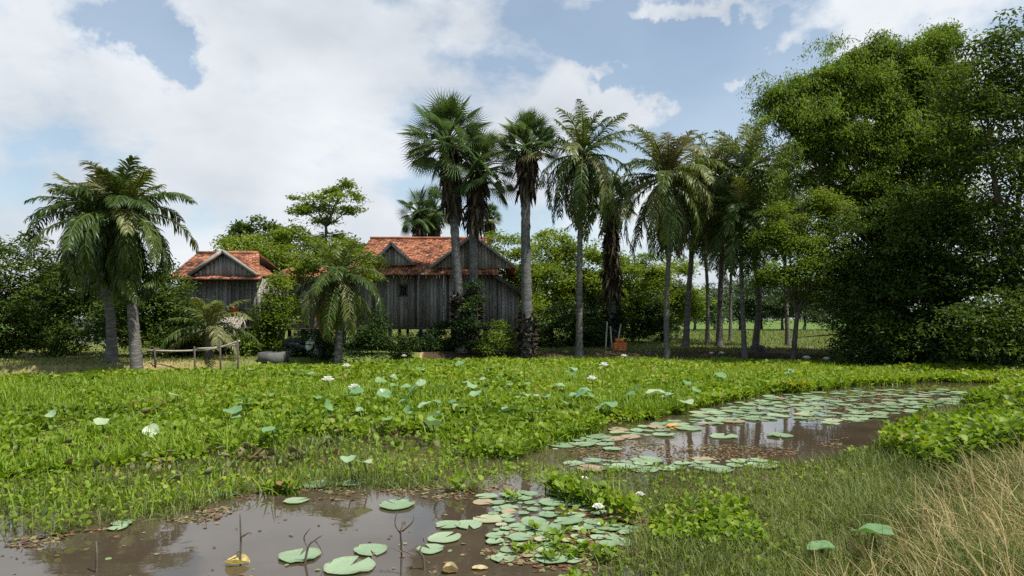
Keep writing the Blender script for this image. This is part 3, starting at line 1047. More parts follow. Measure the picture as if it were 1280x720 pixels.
# ------------------------------------------------------------------ stilt houses
def tiled_slope(mb, a, b, c, d, row=0.16, tw=0.18, th=0.035):
    """rows of overlapping clay tiles on the quad a-b (eave) c-d (ridge, same order: a below d, b below c)"""
    a, b, c, d = (np.asarray(v, float) for v in (a, b, c, d))
    nrm = np.cross(b - a, d - a)
    nrm /= np.linalg.norm(nrm)
    if nrm[2] < 0:
        nrm = -nrm
    nr = max(2, int(np.linalg.norm(d - a) / row))
    for i in range(nr):
        t0, t1 = i / nr, min(1, (i + 1.25) / nr)
        e0, e1 = a + (d - a) * t0, b + (c - b) * t0
        f0, f1 = a + (d - a) * t1, b + (c - b) * t1
        w = np.linalg.norm(e1 - e0)
        if w < 0.05:
            continue
        nt = max(1, int(w / tw))
        u = np.linspace(0, 1, nt + 1)
        V = []
        rr = []
        Q = []
        k = 0
        for j in range(nt):
            g = 0.012 / w
            u0, u1 = u[j] + g, u[j + 1] - g
            lift = nrm * (th + rng.normal() * 0.008)
            low = nrm * 0.006
            dn = (e0 - f0) / (np.linalg.norm(e0 - f0) + 1e-6) * rng.normal() * 0.012
            q = [e0 + (e1 - e0) * u0 + lift + dn, e0 + (e1 - e0) * u1 + lift + dn, f0 + (f1 - f0) * u1 + low, f0 + (f1 - f0) * u0 + low,
                 e0 + (e1 - e0) * u0 + dn, e0 + (e1 - e0) * u1 + dn]
            V += q
            rr += [rng.random() ** 0.8] * 6
            Q += [(k, k + 1, k + 2, k + 3), (k + 4, k + 5, k + 1, k)]
            k += 6
        mb.add(V, Q, r=np.array(rr))
    # solid deck under the tiles
    mb.add([a, b, c, d, a - nrm * 0.05, b - nrm * 0.05, c - nrm * 0.05, d - nrm * 0.05], [(0, 1, 2, 3), (4, 7, 6, 5), (0, 4, 5, 1), (1, 5, 6, 2), (2, 6, 7, 3), (3, 7, 4, 0)], r=0.1)


def board_wall(mb, x0, x1, y, z0, z1, holes=(), w=0.19, th=0.03, slope=None):
    """vertical planks along X; holes: (xa, xb, za, zb); slope(x) trims the top"""
    x = x0
    while x < x1 - 0.02:
        ww = min(w * rng.uniform(0.75, 1.25), x1 - x)
        top = z1 if slope is None else min(z1, slope(x + ww / 2))
        segs = [(z0 + rng.normal() * 0.02, top)]
        for xa, xb, za, zb in holes:
            if x + ww > xa and x < xb:
                segs = [(z0, za), (zb, top)]
        yy = y + rng.normal() * 0.006
        r = rng.random()
        for s0, s1 in segs:
            if s1 - s0 > 0.02:
                mb.box((x, yy - th / 2, s0), (x + ww - 0.008, yy + th / 2, s1), r=r)
        x += ww


def side_wall(mb, x, y0, y1, z0, z1, w=0.2, th=0.03):
    y = y0
    while y < y1 - 0.02:
        ww = min(w * rng.uniform(0.75, 1.25), y1 - y)
        mb.box((x - th / 2, y, z0), (x + th / 2, y + ww - 0.008, z1), r=rng.random())
        y += ww


def gable(parent, ax, az_, xl, xr, zb, yf, yb, over=0.35, wallmat='wood'):
    """a roof whose gable end looks at the pond: tiles, plank triangle, bargeboards"""
    tm = MB()
    tiled_slope(tm, (xl, yb, zb), (xl, yf - over, zb), (ax, yf - over, az_), (ax, yb, az_))
    tiled_slope(tm, (xr, yf - over, zb), (xr, yb, zb), (ax, yb, az_), (ax, yf - over, az_))
    tm.build('gable_roof', M['tile'], parent)
    wm_ = MB()
    s = lambda x: zb + (az_ - zb) * (1 - abs(x - ax) / ((ax - xl) if x < ax else (xr - ax))) - 0.06
    board_wall(wm_, xl + 0.1, xr - 0.1, yf, zb - 0.05, 99, slope=s)
    wm_.build('gable_wall', M[wallmat], parent)
    bm = MB()
    for xe in (xl, xr):
        bm.bar((xe, yf - over - 0.03, zb - 0.02), (ax, yf - over - 0.03, az_ + 0.03), 0.05, 0.16)
    bm.build('bargeboard', M['barge'], parent)
    return


def window_part(parent, xa, xb, za, zb, y):
    fr = MB()
    for (p, q) in (((xa - 0.06, za), (xa, zb)), ((xb, za), (xb + 0.06, zb)), ((xa - 0.09, zb), (xb + 0.09, zb + 0.06)), ((xa - 0.09, za - 0.06), (xb + 0.09, za))):
        fr.box((p[0], y - 0.06, p[1]), (q[0], y + 0.02, q[1]))
    f = fr.build('window', M['dark_wood'], parent)
    sb = MB()
    sb.bar(((xa + xb) / 2 - 0.02, y - 0.03, za), ((xa + xb) / 2 - 0.02, y - 0.03, zb), 0.03, 0.03)
    sb.build('window_bar', M['dark_wood'], f)


def stilts(parent, xs_, ys_, z1):
    for x in xs_:
        for y in ys_:
            m_ = MB()
            zg = gz(x, y)
            m_.bar((x, y, zg - 0.1), (x + rng.normal() * 0.02, y, z1), 0.16, 0.16, r=rng.random(), up=(0, 1, 0))
            m_.build('stilt', M['dark_wood'], parent)


def main_house():
    Y = 37.0
    k = Y / F
    X = lambda px: (px - 640) * k
    Z = lambda py: H - (py - HY) * k
    root = thing('stilt_house', 'grey plank stilt house with twin gables and orange tiled roof', 'house', (X(520), 40, gz(X(520), 40)))
    z0, z1 = Z(409), Z(344)
    xl, xr = X(442), X(621)
    wl_ = MB()
    hx0, hx1, hz0, hz1 = X(500.5), X(508), Z(369), Z(357)
    board_wall(wl_, xl, xr, Y, z0, z1 + 0.25, holes=[(hx0, hx1, hz0, hz1)])
    board_wall(wl_, xl, xr, Y + 7.0, z0, z1 + 0.25)
    side_wall(wl_, xl, Y + 0.05, Y + 6.95, z0, z1 + 0.25)
    side_wall(wl_, xr, Y + 0.05, Y + 6.95, z0, z1 + 0.25)
    wl_.build('wall', M['wood'], root)
    window_part(root, hx0, hx1, hz0, hz1, Y)
    fl = MB()
    fl.box((xl - 0.1, Y - 0.1, z0 - 0.12), (xr + 0.1, Y + 7.1, z0 - 0.01))
    fl.build('floor_deck', M['dark_wood'], root)
    # posts standing proud of the planks
    for px in (468, 520, 560):
        m_ = MB()
        m_.box((X(px) - 0.06, Y - 0.07, z0), (X(px) + 0.06, Y - 0.025, z1))
        m_.build('wall_post', M['dark_wood'], root)
    # main roof with its ridge along the house
    zr = H - (299 - HY) * 40.5 / F
    rf = MB()
    ze = Z(332)
    tiled_slope(rf, (X(438), Y + 0.15, ze), (X(606), Y + 0.15, ze), (X(606), Y + 3.5, zr), (X(446), Y + 3.5, zr))
    tiled_slope(rf, (X(606), Y + 6.9, ze), (X(438), Y + 6.9, ze), (X(446), Y + 3.5, zr), (X(606), Y + 3.5, zr))
    rf.build('roof', M['tile'], root)
    rg = MB()
    rg.tube([(X(446), Y + 3.5, zr + 0.06), (X(606), Y + 3.5, zr + 0.06)], 0.09, n=8)
    rg.build('ridge_cap', M['tile'], root)
    en = MB()
    for px_, sl in ((444, 1), (604, -1)):
        en.add([(X(px_), Y + 0.2, ze), (X(px_), Y + 6.85, ze), (X(px_), Y + 3.5, zr - 0.05)], None, [(0, 1, 2)])
        en.add([(X(px_) + 0.03 * sl, Y + 0.2, ze), (X(px_) + 0.03 * sl, Y + 6.85, ze), (X(px_) + 0.03 * sl, Y + 3.5, zr - 0.05)], [(0, 1, 4, 3)] if False else None, [(2, 1, 0)])
        en.build('gable_end', M['wood'], root)
        en = MB()
    # skirt roof along the front
    pr = MB()
    tiled_slope(pr, (X(432), Y - 0.85, Z(345) + 0.02), (X(624), Y - 0.85, Z(345) + 0.02), (X(622), Y + 0.2, Z(331)), (X(434), Y + 0.2, Z(331)))
    pr.build('skirt_roof', M['tile'], root)
    gable(root, X(492), Z(306.5), X(467), X(520), Z(331.5), Y - 0.35, Y + 2.5)
    gable(root, X(592), Z(296), X(540), X(644), Z(335), Y - 0.35, Y + 7.2)
    fin = MB()
    fin.tube([(X(604), Y + 2.0, Z(312)), (X(604), Y + 2.0, Z(290))], [0.05, 0.03], n=6)
    fin.build('finial', M['dark_wood'], root)
    # lean-to on the right
    s0, s1 = (X(614), Z(342)), (X(654), Z(368))
    lt = MB()
    tiled_slope(lt, (s1[0], Y - 0.7, s1[1]), (s1[0], Y + 6, s1[1]), (s0[0], Y + 6, s0[1]), (s0[0], Y - 0.7, s0[1]))
    lt.build('lean_to_roof', M['tile'], root)
    lw = MB()
    sl = lambda x: s0[1] + (s1[1] - s0[1]) * (x - s0[0]) / (s1[0] - s0[0]) - 0.07
    board_wall(lw, X(622), X(648), Y + 0.05, Z(412), 99, slope=sl)
    side_wall(lw, X(648), Y + 0.1, Y + 5.8, Z(412), sl(X(648)))
    lw.build('lean_to_wall', M['wood'], root)
    eb = MB()
    eb.bar((s0[0], Y - 0.74, s0[1] - 0.02), (s1[0], Y - 0.74, s1[1] - 0.02), 0.05, 0.2)
    eb.build('bargeboard', M['dark_wood'], root)
    stilts(root, np.linspace(xl + 0.2, X(645), 6), (Y + 0.2, Y + 3.5, Y + 6.7), z0 - 0.03)


def kitchen_block():
    """the lower wing to the left, mostly behind the young palm"""
    Y = 36.2
    k = Y / F
    X = lambda px: (px - 640) * k
    Z = lambda py: H - (py - HY) * k
    root = thing('stilt_house', 'low grey plank wing with dull red roof behind the young coconut palm', 'house', (X(395), 38, gz(X(395), 38)))
    z0, z1 = Z(410), Z(348)
    wl_ = MB()
    board_wall(wl_, X(349), X(432), Y, z0, z1, holes=[(X(361), X(370), Z(392), Z(372))])
    board_wall(wl_, X(349), X(432), Y + 4, z0, z1)
    side_wall(wl_, X(349), Y + 0.05, Y + 3.95, z0, z1)
    side_wall(wl_, X(432), Y + 0.05, Y + 3.95, z0, z1)
    wl_.build('wall', M['wood'], root)
    window_part(root, X(361), X(370), Z(392), Z(372), Y)
    rf = MB()
    tiled_slope(rf, (X(341), Y - 0.6, Z(347)), (X(436), Y - 0.6, Z(347)), (X(432), Y + 2, Z(331)), (X(347), Y + 2, Z(331)))
    tiled_slope(rf, (X(436), Y + 4.6, Z(347)), (X(341), Y + 4.6, Z(347)), (X(347), Y + 2, Z(331)), (X(432), Y + 2, Z(331)))
    rf.build('roof', M['tile'], root)
    fl = MB()
    fl.box((X(348), Y - 0.1, z0 - 0.1), (X(433), Y + 4.1, z0 - 0.01))
    fl.build('floor_deck', M['dark_wood'], root)
    stilts(root, np.linspace(X(352), X(429), 4), (Y + 0.2, Y + 3.8), z0 - 0.03)


def left_house():
    Y = 33.0
    k = Y / F
    X = lambda px: (px - 640) * k
    Z = lambda py: H - (py - HY) * k
    root = thing('stilt_house', 'stilt house with one pale edged front gable behind the left palms', 'house', (X(275), 35.5, gz(X(275), 35.5)))
    z0, z1 = Z(408), Z(349)
    wl_ = MB()
    xl, xr = X(222), X(326)
    board_wall(wl_, xl, xr, Y, z0, z1 + 0.15)
    board_wall(wl_, xl, xr, Y + 5, z0, z1 + 0.15)
    side_wall(wl_, xl, Y + 0.05, Y + 4.95, z0, z1 + 0.15)
    side_wall(wl_, xr, Y + 0.05, Y + 4.95, z0, z1 + 0.15)
    wl_.build('wall', M['wood'], root)
    fl = MB()
    fl.box((xl - 0.1, Y - 0.1, z0 - 0.12), (xr + 0.1, Y + 5.1, z0 - 0.01))
    fl.build('floor_deck', M['dark_wood'], root)
    zr = H - (317 - HY) * (Y + 2.5) / F
    rf = MB()
    tiled_slope(rf, (X(212), Y - 0.1, Z(346)), (X(326), Y - 0.1, Z(346)), (X(300), Y + 2.5, zr), (X(216), Y + 2.5, zr))
    tiled_slope(rf, (X(326), Y + 5.2, Z(346)), (X(212), Y + 5.2, Z(346)), (X(216), Y + 2.5, zr), (X(300), Y + 2.5, zr))
    rf.build('roof', M['tile'], root)
    rg = MB()
    rg.tube([(X(216), Y + 2.5, zr + 0.05), (X(298), Y + 2.5, zr + 0.05)], 0.08, n=8)
    rg.build('ridge_cap', M['tile'], root)
    pr = MB()
    tiled_slope(pr, (X(214), Y - 0.75, Z(351) + 0.05), (X(333), Y - 0.75, Z(351) + 0.05), (X(330), Y + 0.05, Z(342)), (X(216), Y + 0.05, Z(342)))
    pr.build('skirt_roof', M['tile'], root)
    gable(root, X(285), Z(316), X(243), X(328), Z(344.5), Y - 0.3, Y + 2.6, wallmat='pale_wood')
    stilts(root, np.linspace(xl + 0.2, xr - 0.2, 4), (Y + 0.2, Y + 2.5, Y + 4.8), z0 - 0.03)
    sh_ = MB()
    sh_.box((X(328), Y - 0.05, Z(385)), (X(334), Y + 0.0, Z(375)))
    sh_.build('shutter', M['barge'], root)
    # grey thatch awning in front, on poles
    aw = thing('thatch_awning', 'grey thatch awning on poles in front of the single gable house', 'awning', (X(295), Y - 2, gz(X(295), Y - 2)))
    th = MB()
    a0 = np.array([X(262), Y - 2.6, Z(405) - 0.25])
    a1 = np.array([X(322), Y - 2.6, Z(405) - 0.25])
    b1 = np.array([X(318), Y - 1.0, Z(396)])
    b0 = np.array([X(266), Y - 1.0, Z(396)])
    th.add([a0, a1, b1, b0, a0 - [0, 0, .08], a1 - [0, 0, .08], b1 - [0, 0, .08], b0 - [0, 0, .08]], [(0, 1, 2, 3), (4, 7, 6, 5), (0, 4, 5, 1), (1, 5, 6, 2), (2, 6, 7, 3), (3, 7, 4, 0)])
    n = 900
    u, v = rng.random(n), rng.random(n) ** 1.4
    p = (a0 + (a1 - a0) * u[:, None]) * (1 - v[:, None]) + (b0 + (b1 - b0) * u[:, None]) * v[:, None] + np.array([0, 0, 0.03])
    th.scatter(BLADE_V, BLADE_Q, BLADE_T, p, az=math.pi + rng.normal(size=n) * 0.25, pitch=R(-35) + rng.normal(size=n) * 0.25, sx=0.05, sy=rng.uniform(0.3, 0.6, n), r=rng.random(n))
    th.build('thatch', M['thatch'], aw)
    for px_, yy in ((264, Y - 2.5), (320, Y - 2.5), (268, Y - 1.1), (316, Y - 1.1)):
        pm = MB()
        zt = Z(405) - 0.3 if yy < Y - 2 else Z(396) - 0.06
        pm.tube([(X(px_), yy, gz(X(px_), yy) - 0.1), (X(px_), yy, zt)], 0.04, n=6)
        pm.build('pole', M['dark_wood'], aw)
    rc = MB()
    nx_, nz_ = 9, 7
    vv = []
    for j in range(nz_):
        for i in range(nx_):
            u_, v_ = i / (nx_ - 1), j / (nz_ - 1)
            vv.append((X(290) + u_ * 0.55 * (0.55 + 0.45 * v_), Y - 0.14 + 0.04 * math.sin(u_ * 12) * v_, Z(383) - v_ * 0.62))
    q = [(j * nx_ + i, j * nx_ + i + 1, (j + 1) * nx_ + i + 1, (j + 1) * nx_ + i) for j in range(nz_ - 1) for i in range(nx_ - 1)]
    vv2 = [(a_, b_ + 0.012, c_) for a_, b_, c_ in vv]
    rc.add(vv, q).add(vv2, [t[::-1] for t in q])
    tag(rc.build('red_cloth', M['red_cloth'], origin=(X(296), Y - 0.14, Z(398)), smooth=True), 'red orange cloth hanging on the plank wall above the thatch awning', 'cloth')


main_house()
kitchen_block()
left_house()

# whitewashed building glimpsed far left
b = G(122, 437, 0.5)
Yb = 44.0
wbx = (122 - 640) / F * Yb
wb = thing('white_building', 'small whitewashed building glimpsed between the left palm trunks', 'building', (wbx, Yb, 0.5))
m_ = MB()
m_.box((wbx - 1.6, Yb, 0.45), (wbx + 1.2, Yb + 2.5, 2.1))
m_.build('wall', M['whitewash'], wb)
m_ = MB()
m_.box((wbx - 1.9, Yb - 0.4, 2.1), (wbx + 1.5, Yb + 2.9, 2.2))
m_.build('roof', M['thatch'], wb)

# ------------------------------------------------------------------ palms
coconut_palm('full crowned coconut palm whose trunk leans at the left pond edge', (173, 458), [(163, 390), (157, 330), (156, 268)], 24.3, L=3.05, nf=54, seed=1, r0=0.20, low_el=-80, yellow=0.14, nl=44, ll=0.78, wl=0.06, hang=0.9)
coconut_palm('straight coconut palm just left of the leaning one', (140, 455), [(137, 390), (130, 330), (114, 274)], 26.0, L=2.95, nf=42, seed=2, r0=0.19, low_el=-78, yellow=0.08, nl=40, hang=0.7)
coconut_palm('young short coconut palm with one orange dead frond by the low wing', (421, 450), [(424, 410), (424, 348)], 28.6, L=2.75, nf=34, seed=4, r0=0.19, low_el=-55, yellow=0.3, nl=34, ll=0.62, wl=0.055, hang=0.6, nuts=False, dead=((-85, -48, 1.05), (250, -60, 0.95)))
coconut_palm('low trunkless young coconut palm arching over the grey thatch awning', (262, 449), [(262, 432), (263, 412)], 28.2, L=2.5, nf=16, seed=14, r0=0.16, low_el=-15, yellow=0.4, nl=34, ll=0.6, hang=0.7, nuts=False)
coconut_palm('tall coconut palm with sparse upright fronds right of the sugar palms', (724, 440), [(724, 380), (725, 290), (728, 196)], 34.0, L=4.0, nf=46, seed=5, r0=0.175, low_el=-78, yellow=0.25, nl=40, hang=0.85, bias=(0.3, 0))
coconut_palm('coconut palm with drooping yellow stalks and dry brown top fronds', (834, 438), [(834, 380), (835, 300), (834, 222)], 33.5, L=4.1, nf=64, seed=6, r0=0.145, low_el=-80, yellow=0.5, dry=0.24, nl=40, hang=0.8)
coconut_palm('coconut palm with thick trunk standing in the middle of the grove', (857, 433), [(859, 380), (864, 310), (872, 236)], 36.5, L=4.0, nf=48, seed=7, r0=0.172, low_el=-74, yellow=0.1, dry=0.11, nl=32)
coconut_palm('pale trunked coconut palm behind the middle of the grove', (899, 431), [(900, 370), (902, 300), (903, 222)], 38.5, L=4.0, nf=48, seed=8, r0=0.180, low_el=-74, yellow=0.1, dry=0.17, nl=32)
coconut_palm('slim dark coconut palm with low crown at the grove front', (931, 438), [(929, 380), (928, 320), (930, 272)], 33.0, L=3.1, nf=46, seed=9, r0=0.123, low_el=-62, yellow=0.2, nl=32)
coconut_palm('coconut palm rising beside the round stump', (944, 433), [(946, 370), (940, 290), (935, 214)], 36.0, L=4.0, nf=48, seed=10, r0=0.156, low_el=-74, yellow=0.1, dry=0.28, nl=32)
coconut_palm('thin coconut palm at the back of the grove', (884, 428), [(884, 370), (882, 310), (880, 250)], 42.0, L=4.0, nf=44, seed=11, r0=0.123, low_el=-74, nl=28)
coconut_palm('brown crowned coconut palm touching the big tree', (985, 430), [(982, 370), (980, 300), (978, 238)], 41.0, L=4.0, nf=48, seed=12, r0=0.131, low_el=-74, dry=0.39, yellow=0.3, nl=30)
coconut_palm('farthest thin coconut palm seen through the grove', (913, 426), [(914, 360), (915, 300)], 48.0, L=3.4, nf=42, seed=13, r0=0.123, low_el=-50, nl=26)

SG = 'sugar palms near the stilt house'
sugar_palm('tallest sugar palm with large round crown before the stilt house', (578, 443), [(573, 360), (567, 270), (560, 182)], 34.0, nf=74, lp=1.6, rf=1.05, r0=0.27, seed=1, skirt=3.1, stub=2.8, low=-34)
sugar_palm('sugar palm with lower crown leaning right of its tallest neighbour', (592, 443), [(592, 360), (592, 290), (599, 214)], 34.3, nf=42, lp=1.35, rf=0.95, r0=0.26, seed=2, skirt=2.6, stub=3.2, low=-38)
sugar_palm('sugar palm with bare straight grey trunk right of the stilt house', (660, 443), [(658, 360), (657, 280), (659, 186)], 33.5, nf=44, lp=1.15, rf=0.85, r0=0.30, seed=3, skirt=1.9, stub=2.6, low=-12, fruits=12)
sugar_palm('shaggy trunked sugar palm between two coconut palms', (766, 437), [(765, 380), (764, 320), (764, 252)], 39.0, nf=26, lp=1.0, rf=0.9, r0=0.30, seed=4, skirt=5.0, stub=2.0, low=-25, fruits=4)
sugar_palm('distant sugar palm with left leaning crown behind the tiled roof', (528, 438), [(528, 380), (528, 320), (524, 268)], 52.0, nf=30, lp=1.15, rf=1.0, r0=0.28, seed=5, skirt=2.0, low=-50, fruits=0)
sugar_palm('distant sugar palm with right leaning crown behind the tiled roof', (541, 438), [(541, 380), (541, 320), (544, 262)], 53.0, nf=26, lp=1.1, rf=1.0, r0=0.28, seed=6, skirt=2.0, low=-45, fruits=0)
sugar_palm('small most distant sugar palm showing right of the twin trunks', (612, 432), [(612, 380), (612, 320), (612, 272)], 63.0, nf=24, lp=0.8, rf=0.75, r0=0.28, seed=7, skirt=1.8, low=-30, fruits=0)

# ------------------------------------------------------------------ broadleaf trees
BT = 'broadleaf trees round the yard'
broadleaf('tall_tree', 'huge tall leafy tree with airy light green top filling the right side over the pond', 'tree', (1120, 443), 32.5,
          [(972, 124, 28, 26), (992, 150, 22, 22), (1010, 104, 24, 20), (1012, 178, 22, 22), (1042, 94, 26, 20), (1068, 78, 26, 20), (1100, 64, 30, 20), (1132, 76, 30, 22), (1168, 62, 30, 26), (1186, 42, 22, 16),
           (1050, 120, 36, 28), (1095, 105, 38, 30), (1140, 115, 40, 34), (1180, 110, 36, 36), (1058, 165, 34, 28), (1100, 168, 42, 34), (1150, 185, 44, 38), (1195, 180, 36, 40),
           (1042, 205, 24, 22), (1082, 225, 40, 32), (1130, 245, 44, 38), (1180, 260, 44, 44), (1048, 252, 28, 22), (1020, 140, 26, 24), (1005, 222, 14, 12)],
          'bamboo_leaf_lit', r0=0.34, fork=0.42, leaf=(0.15, 0.4), dens=270, per=24, spread=0.42, seed=1, shell=0.15, droop=-0.55, flat=0.6, group=BT)  # upper crown only, in the lighter leaf colour that paints it as lit
big_tree = bpy.data.objects['tall_tree']
asp = MB()
ar = np.random.default_rng(77)
for k_ in range(150):
    t_ = ar.random()
    qx, qy = (ar.uniform(965, 1060), ar.uniform(95, 250)) if t_ < 0.4 else (ar.uniform(1030, 1195), ar.uniform(50, 190))
    st_ = P(qx, qy, 32.3 + ar.normal() * 1.0)
    ang_ = math.pi + ar.normal() * 0.9
    ou = np.array([math.cos(ang_), math.sin(ang_) * 0.8, 0.0])
    ln_ = ar.uniform(1.2, 2.4)
    tt = np.linspace(0, 1, 9)[:, None]
    pth_ = st_ + ou * tt * ln_ * 0.75 + np.array([0, 0, 1.0]) * (0.75 * tt - 1.05 * tt ** 2) * ln_
    asp.tube(pth_, np.linspace(0.016, 0.004, 9), n=4, cap=False)
    for j_ in range(2, 9):
        m_k = 15
        pp_ = pth_[j_] + ar.normal(size=(m_k, 3)) * np.array([0.17, 0.17, 0.14]) - np.array([0, 0, 0.06])
        L_ = 0.16 * ar.uniform(0.7, 1.3, m_k)
        asp.scatter(LANCE_V, LANCE_Q, None, pp_, az=ar.random(m_k) * 6.283, pitch=-0.65 + ar.normal(size=m_k) * 0.4, roll=ar.normal(size=m_k) * 0.5, sx=L_ * 0.34, sy=L_, sz=L_, r=np.clip(ar.normal(size=m_k) * 0.1 + 0.58, 0, 1))
asp.build('arching_sprays', M['bamboo_leaf_lit'], big_tree)
broadleaf('tall_tree', 'dense added tree painting the shaded lower crown of the tallest right tree', 'tree', (1130, 446), 30.5,
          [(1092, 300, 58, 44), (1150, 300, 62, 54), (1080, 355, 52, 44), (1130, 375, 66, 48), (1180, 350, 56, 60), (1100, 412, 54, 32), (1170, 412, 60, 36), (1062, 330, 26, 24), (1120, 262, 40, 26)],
          'dark_tree', r0=0.26, fork=0.45, leaf=(0.17, 0.5), dens=125, per=22, spread=0.48, seed=2, shell=0.3, droop=-0.35, group=BT)  # lower part of the same tree, its shade put into darker leaf colour
broadleaf('tall_tree', 'dark tree at the far right beyond the pond bank', 'tree', (1265, 455), 27.0,
          [(1230, 110, 60, 60), (1290, 90, 60, 70), (1240, 210, 64, 60), (1300, 210, 60, 70), (1225, 310, 60, 60), (1285, 320, 66, 66), (1240, 400, 66, 44), (1300, 400, 60, 50)],
          'dark_tree', r0=0.28, leaf=(0.18, 0.5), dens=90, per=20, spread=0.5, seed=3, shell=0.35, droop=-0.35, group=BT)
broadleaf('small_tree', 'yellow green tree with a leaning trunk in front of the dark lower crown', 'tree', (990, 441), 30.6,
          [(985, 268, 28, 18), (1015, 258, 34, 18), (1045, 270, 28, 18), (975, 300, 32, 18), (1018, 300, 38, 20), (990, 335, 38, 18), (1030, 335, 30, 18), (962, 345, 20, 13), (1010, 362, 26, 12)],
          'olive_tree', r0=0.15, fork=0.5, leaf=(0.13, 0.5), dens=190, per=24, spread=0.42, seed=4, group=BT)
broadleaf('bush', 'low shrubby growth under the big right tree', 'bush', (1160, 452), 28.3,
          [(1165, 420, 18, 30), (1150, 436, 26, 16), (1080, 436, 40, 14), (1110, 440, 34, 14), (1200, 430, 36, 24)], 'shrub', limbs=False, leaf=(0.16, 0.45), dens=130, seed=5, part='foliage')

# light green trees behind the sugar palms
LT = 'light green trees behind the sugar palms'
lt_specs = [
    ('fluffy light green tree just right of the stilt house roof', (640, 438), 44, [(630, 318, 30, 28), (655, 345, 34, 30), (622, 355, 22, 26), (650, 385, 36, 26)]),
    ('light green tree with a pointed top behind the bare trunk', (690, 438), 46, [(690, 302, 28, 24), (705, 330, 34, 28), (680, 350, 34, 30), (700, 385, 38, 28)]),
    ('rounded light green tree behind the sparse coconut palm', (738, 436), 45, [(735, 330, 30, 30), (750, 360, 34, 28), (725, 375, 34, 28), (745, 400, 36, 22)]),
    ('light green tree behind the shaggy sugar palm', (790, 434), 47, [(785, 335, 30, 30), (805, 365, 32, 28), (775, 375, 32, 28), (795, 398, 36, 22), (820, 345, 24, 24)]),
    ('loose light green tree at the back of the palm grove', (845, 430), 52, [(850, 350, 26, 26), (838, 380, 30, 24), (862, 385, 24, 20)]),
]
for i, (lb, bs, Yt, lobes) in enumerate(lt_specs):
    broadleaf('small_tree', lb, 'tree', bs, Yt, lobes, 'light_tree', bark='pale_bark', r0=0.14, leaf=(0.19, 0.6), dens=80, per=20, spread=0.5, seed=20 + i, group=LT, fork=0.4)
sh_specs = [
    ('dense dark bush beneath the light green trees by the bare trunk', (690, 438), 39, [(670, 415, 26, 26), (700, 405, 32, 34), (690, 430, 36, 14)]),
    ('dark bush left of the orange bricks', (742, 436), 39, [(735, 410, 26, 28), (755, 400, 24, 26), (745, 430, 28, 12)]),
    ('dark bush behind the orange bricks', (800, 424), 46, [(790, 400, 26, 24), (815, 398, 24, 20), (830, 405, 20, 18)]),
]
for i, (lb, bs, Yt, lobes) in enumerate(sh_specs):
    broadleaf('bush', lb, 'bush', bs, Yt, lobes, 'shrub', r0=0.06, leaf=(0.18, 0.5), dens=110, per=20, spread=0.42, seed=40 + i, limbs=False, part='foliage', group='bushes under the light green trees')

# left trees
broadleaf('small_tree', 'tiered tree with flat airy top above the house yard', 'tree', (405, 438), 43.0,
          [(396, 258, 30, 6), (425, 245, 22, 5), (384, 246, 18, 4), (436, 262, 16, 4), (405, 273, 22, 3), (431, 229, 9, 3), (412, 238, 12, 3), (412, 294, 20, 5), (372, 262, 12, 3)],
          'light_tree', bark='tree_bark', r0=0.14, fork=0.85, leaf=(0.18, 0.55), dens=90, per=18, spread=0.42, flat=0.25, seed=60, group=BT, min_spray=30)
broadleaf('small_tree', 'broad light green tree spreading between the two houses', 'tree', (350, 440), 41.0,
          [(290, 306, 24, 13), (330, 300, 36, 16), (375, 297, 30, 15), (345, 322, 44, 18), (395, 315, 34, 16), (310, 328, 24, 14), (430, 305, 26, 11), (440, 322, 26, 13), (375, 335, 40, 16), (405, 345, 30, 16)],
          'light_tree', bark='tree_bark', r0=0.2, fork=0.6, leaf=(0.19, 0.6), dens=72, per=18, spread=0.55, shell=0.2, seed=61, group=BT)
broadleaf('small_tree', 'dark rounded tree top behind the broad light green tree', 'tree', (312, 436), 50.0,
          [(312, 282, 26, 13), (295, 292, 20, 12), (335, 290, 22, 12), (465, 308, 34, 9), (360, 300, 34, 14)], 'dark_tree', r0=0.18, fork=0.7, leaf=(0.26, 0.6), dens=36, per=16, spread=0.55, seed=62, group=BT)
lf = [
    ('dark leafy tree behind the leaning coconut palm trunk', (200, 445), 30, [(185, 360, 40, 34), (220, 385, 32, 28), (170, 395, 44, 32), (200, 415, 50, 26), (230, 425, 30, 18)], 'dark_tree'),
    ('dark bush below the crown of the straight coconut palm', (110, 445), 31, [(75, 350, 44, 34), (110, 365, 30, 30), (60, 400, 40, 34), (86, 425, 20, 24), (140, 385, 24, 32)], 'dark_tree'),
    ('dark bush at the far left of the yard', (20, 447), 29, [(20, 350, 50, 50), (-20, 390, 50, 50), (40, 420, 40, 30)], 'dark_tree'),
    ('shady bush under the single gable house', (255, 444), 31, [(240, 410, 30, 26), (275, 424, 30, 16), (300, 425, 24, 14), (225, 430, 30, 14)], 'shrub'),
    ('leafy green bush right of the thatch awning', (340, 444), 30.5, [(340, 385, 16, 16), (345, 403, 20, 16), (330, 420, 20, 14), (352, 427, 22, 14), (345, 365, 15, 14), (342, 350, 13, 11)], 'olive_tree'),
    ('low bush beside the concrete tank', (300, 447), 30, [(302, 432, 18, 12), (316, 438, 14, 8)], 'olive_tree'),
]
for i, (lb, bs, Yt, lobes, mt) in enumerate(lf):
    broadleaf('bush', lb, 'bush', bs, Yt, lobes, mt, r0=0.08, leaf=(0.17, 0.5), dens=130, per=20, spread=0.4, seed=70 + i, limbs=False, part='foliage', group='bushes round the yard')
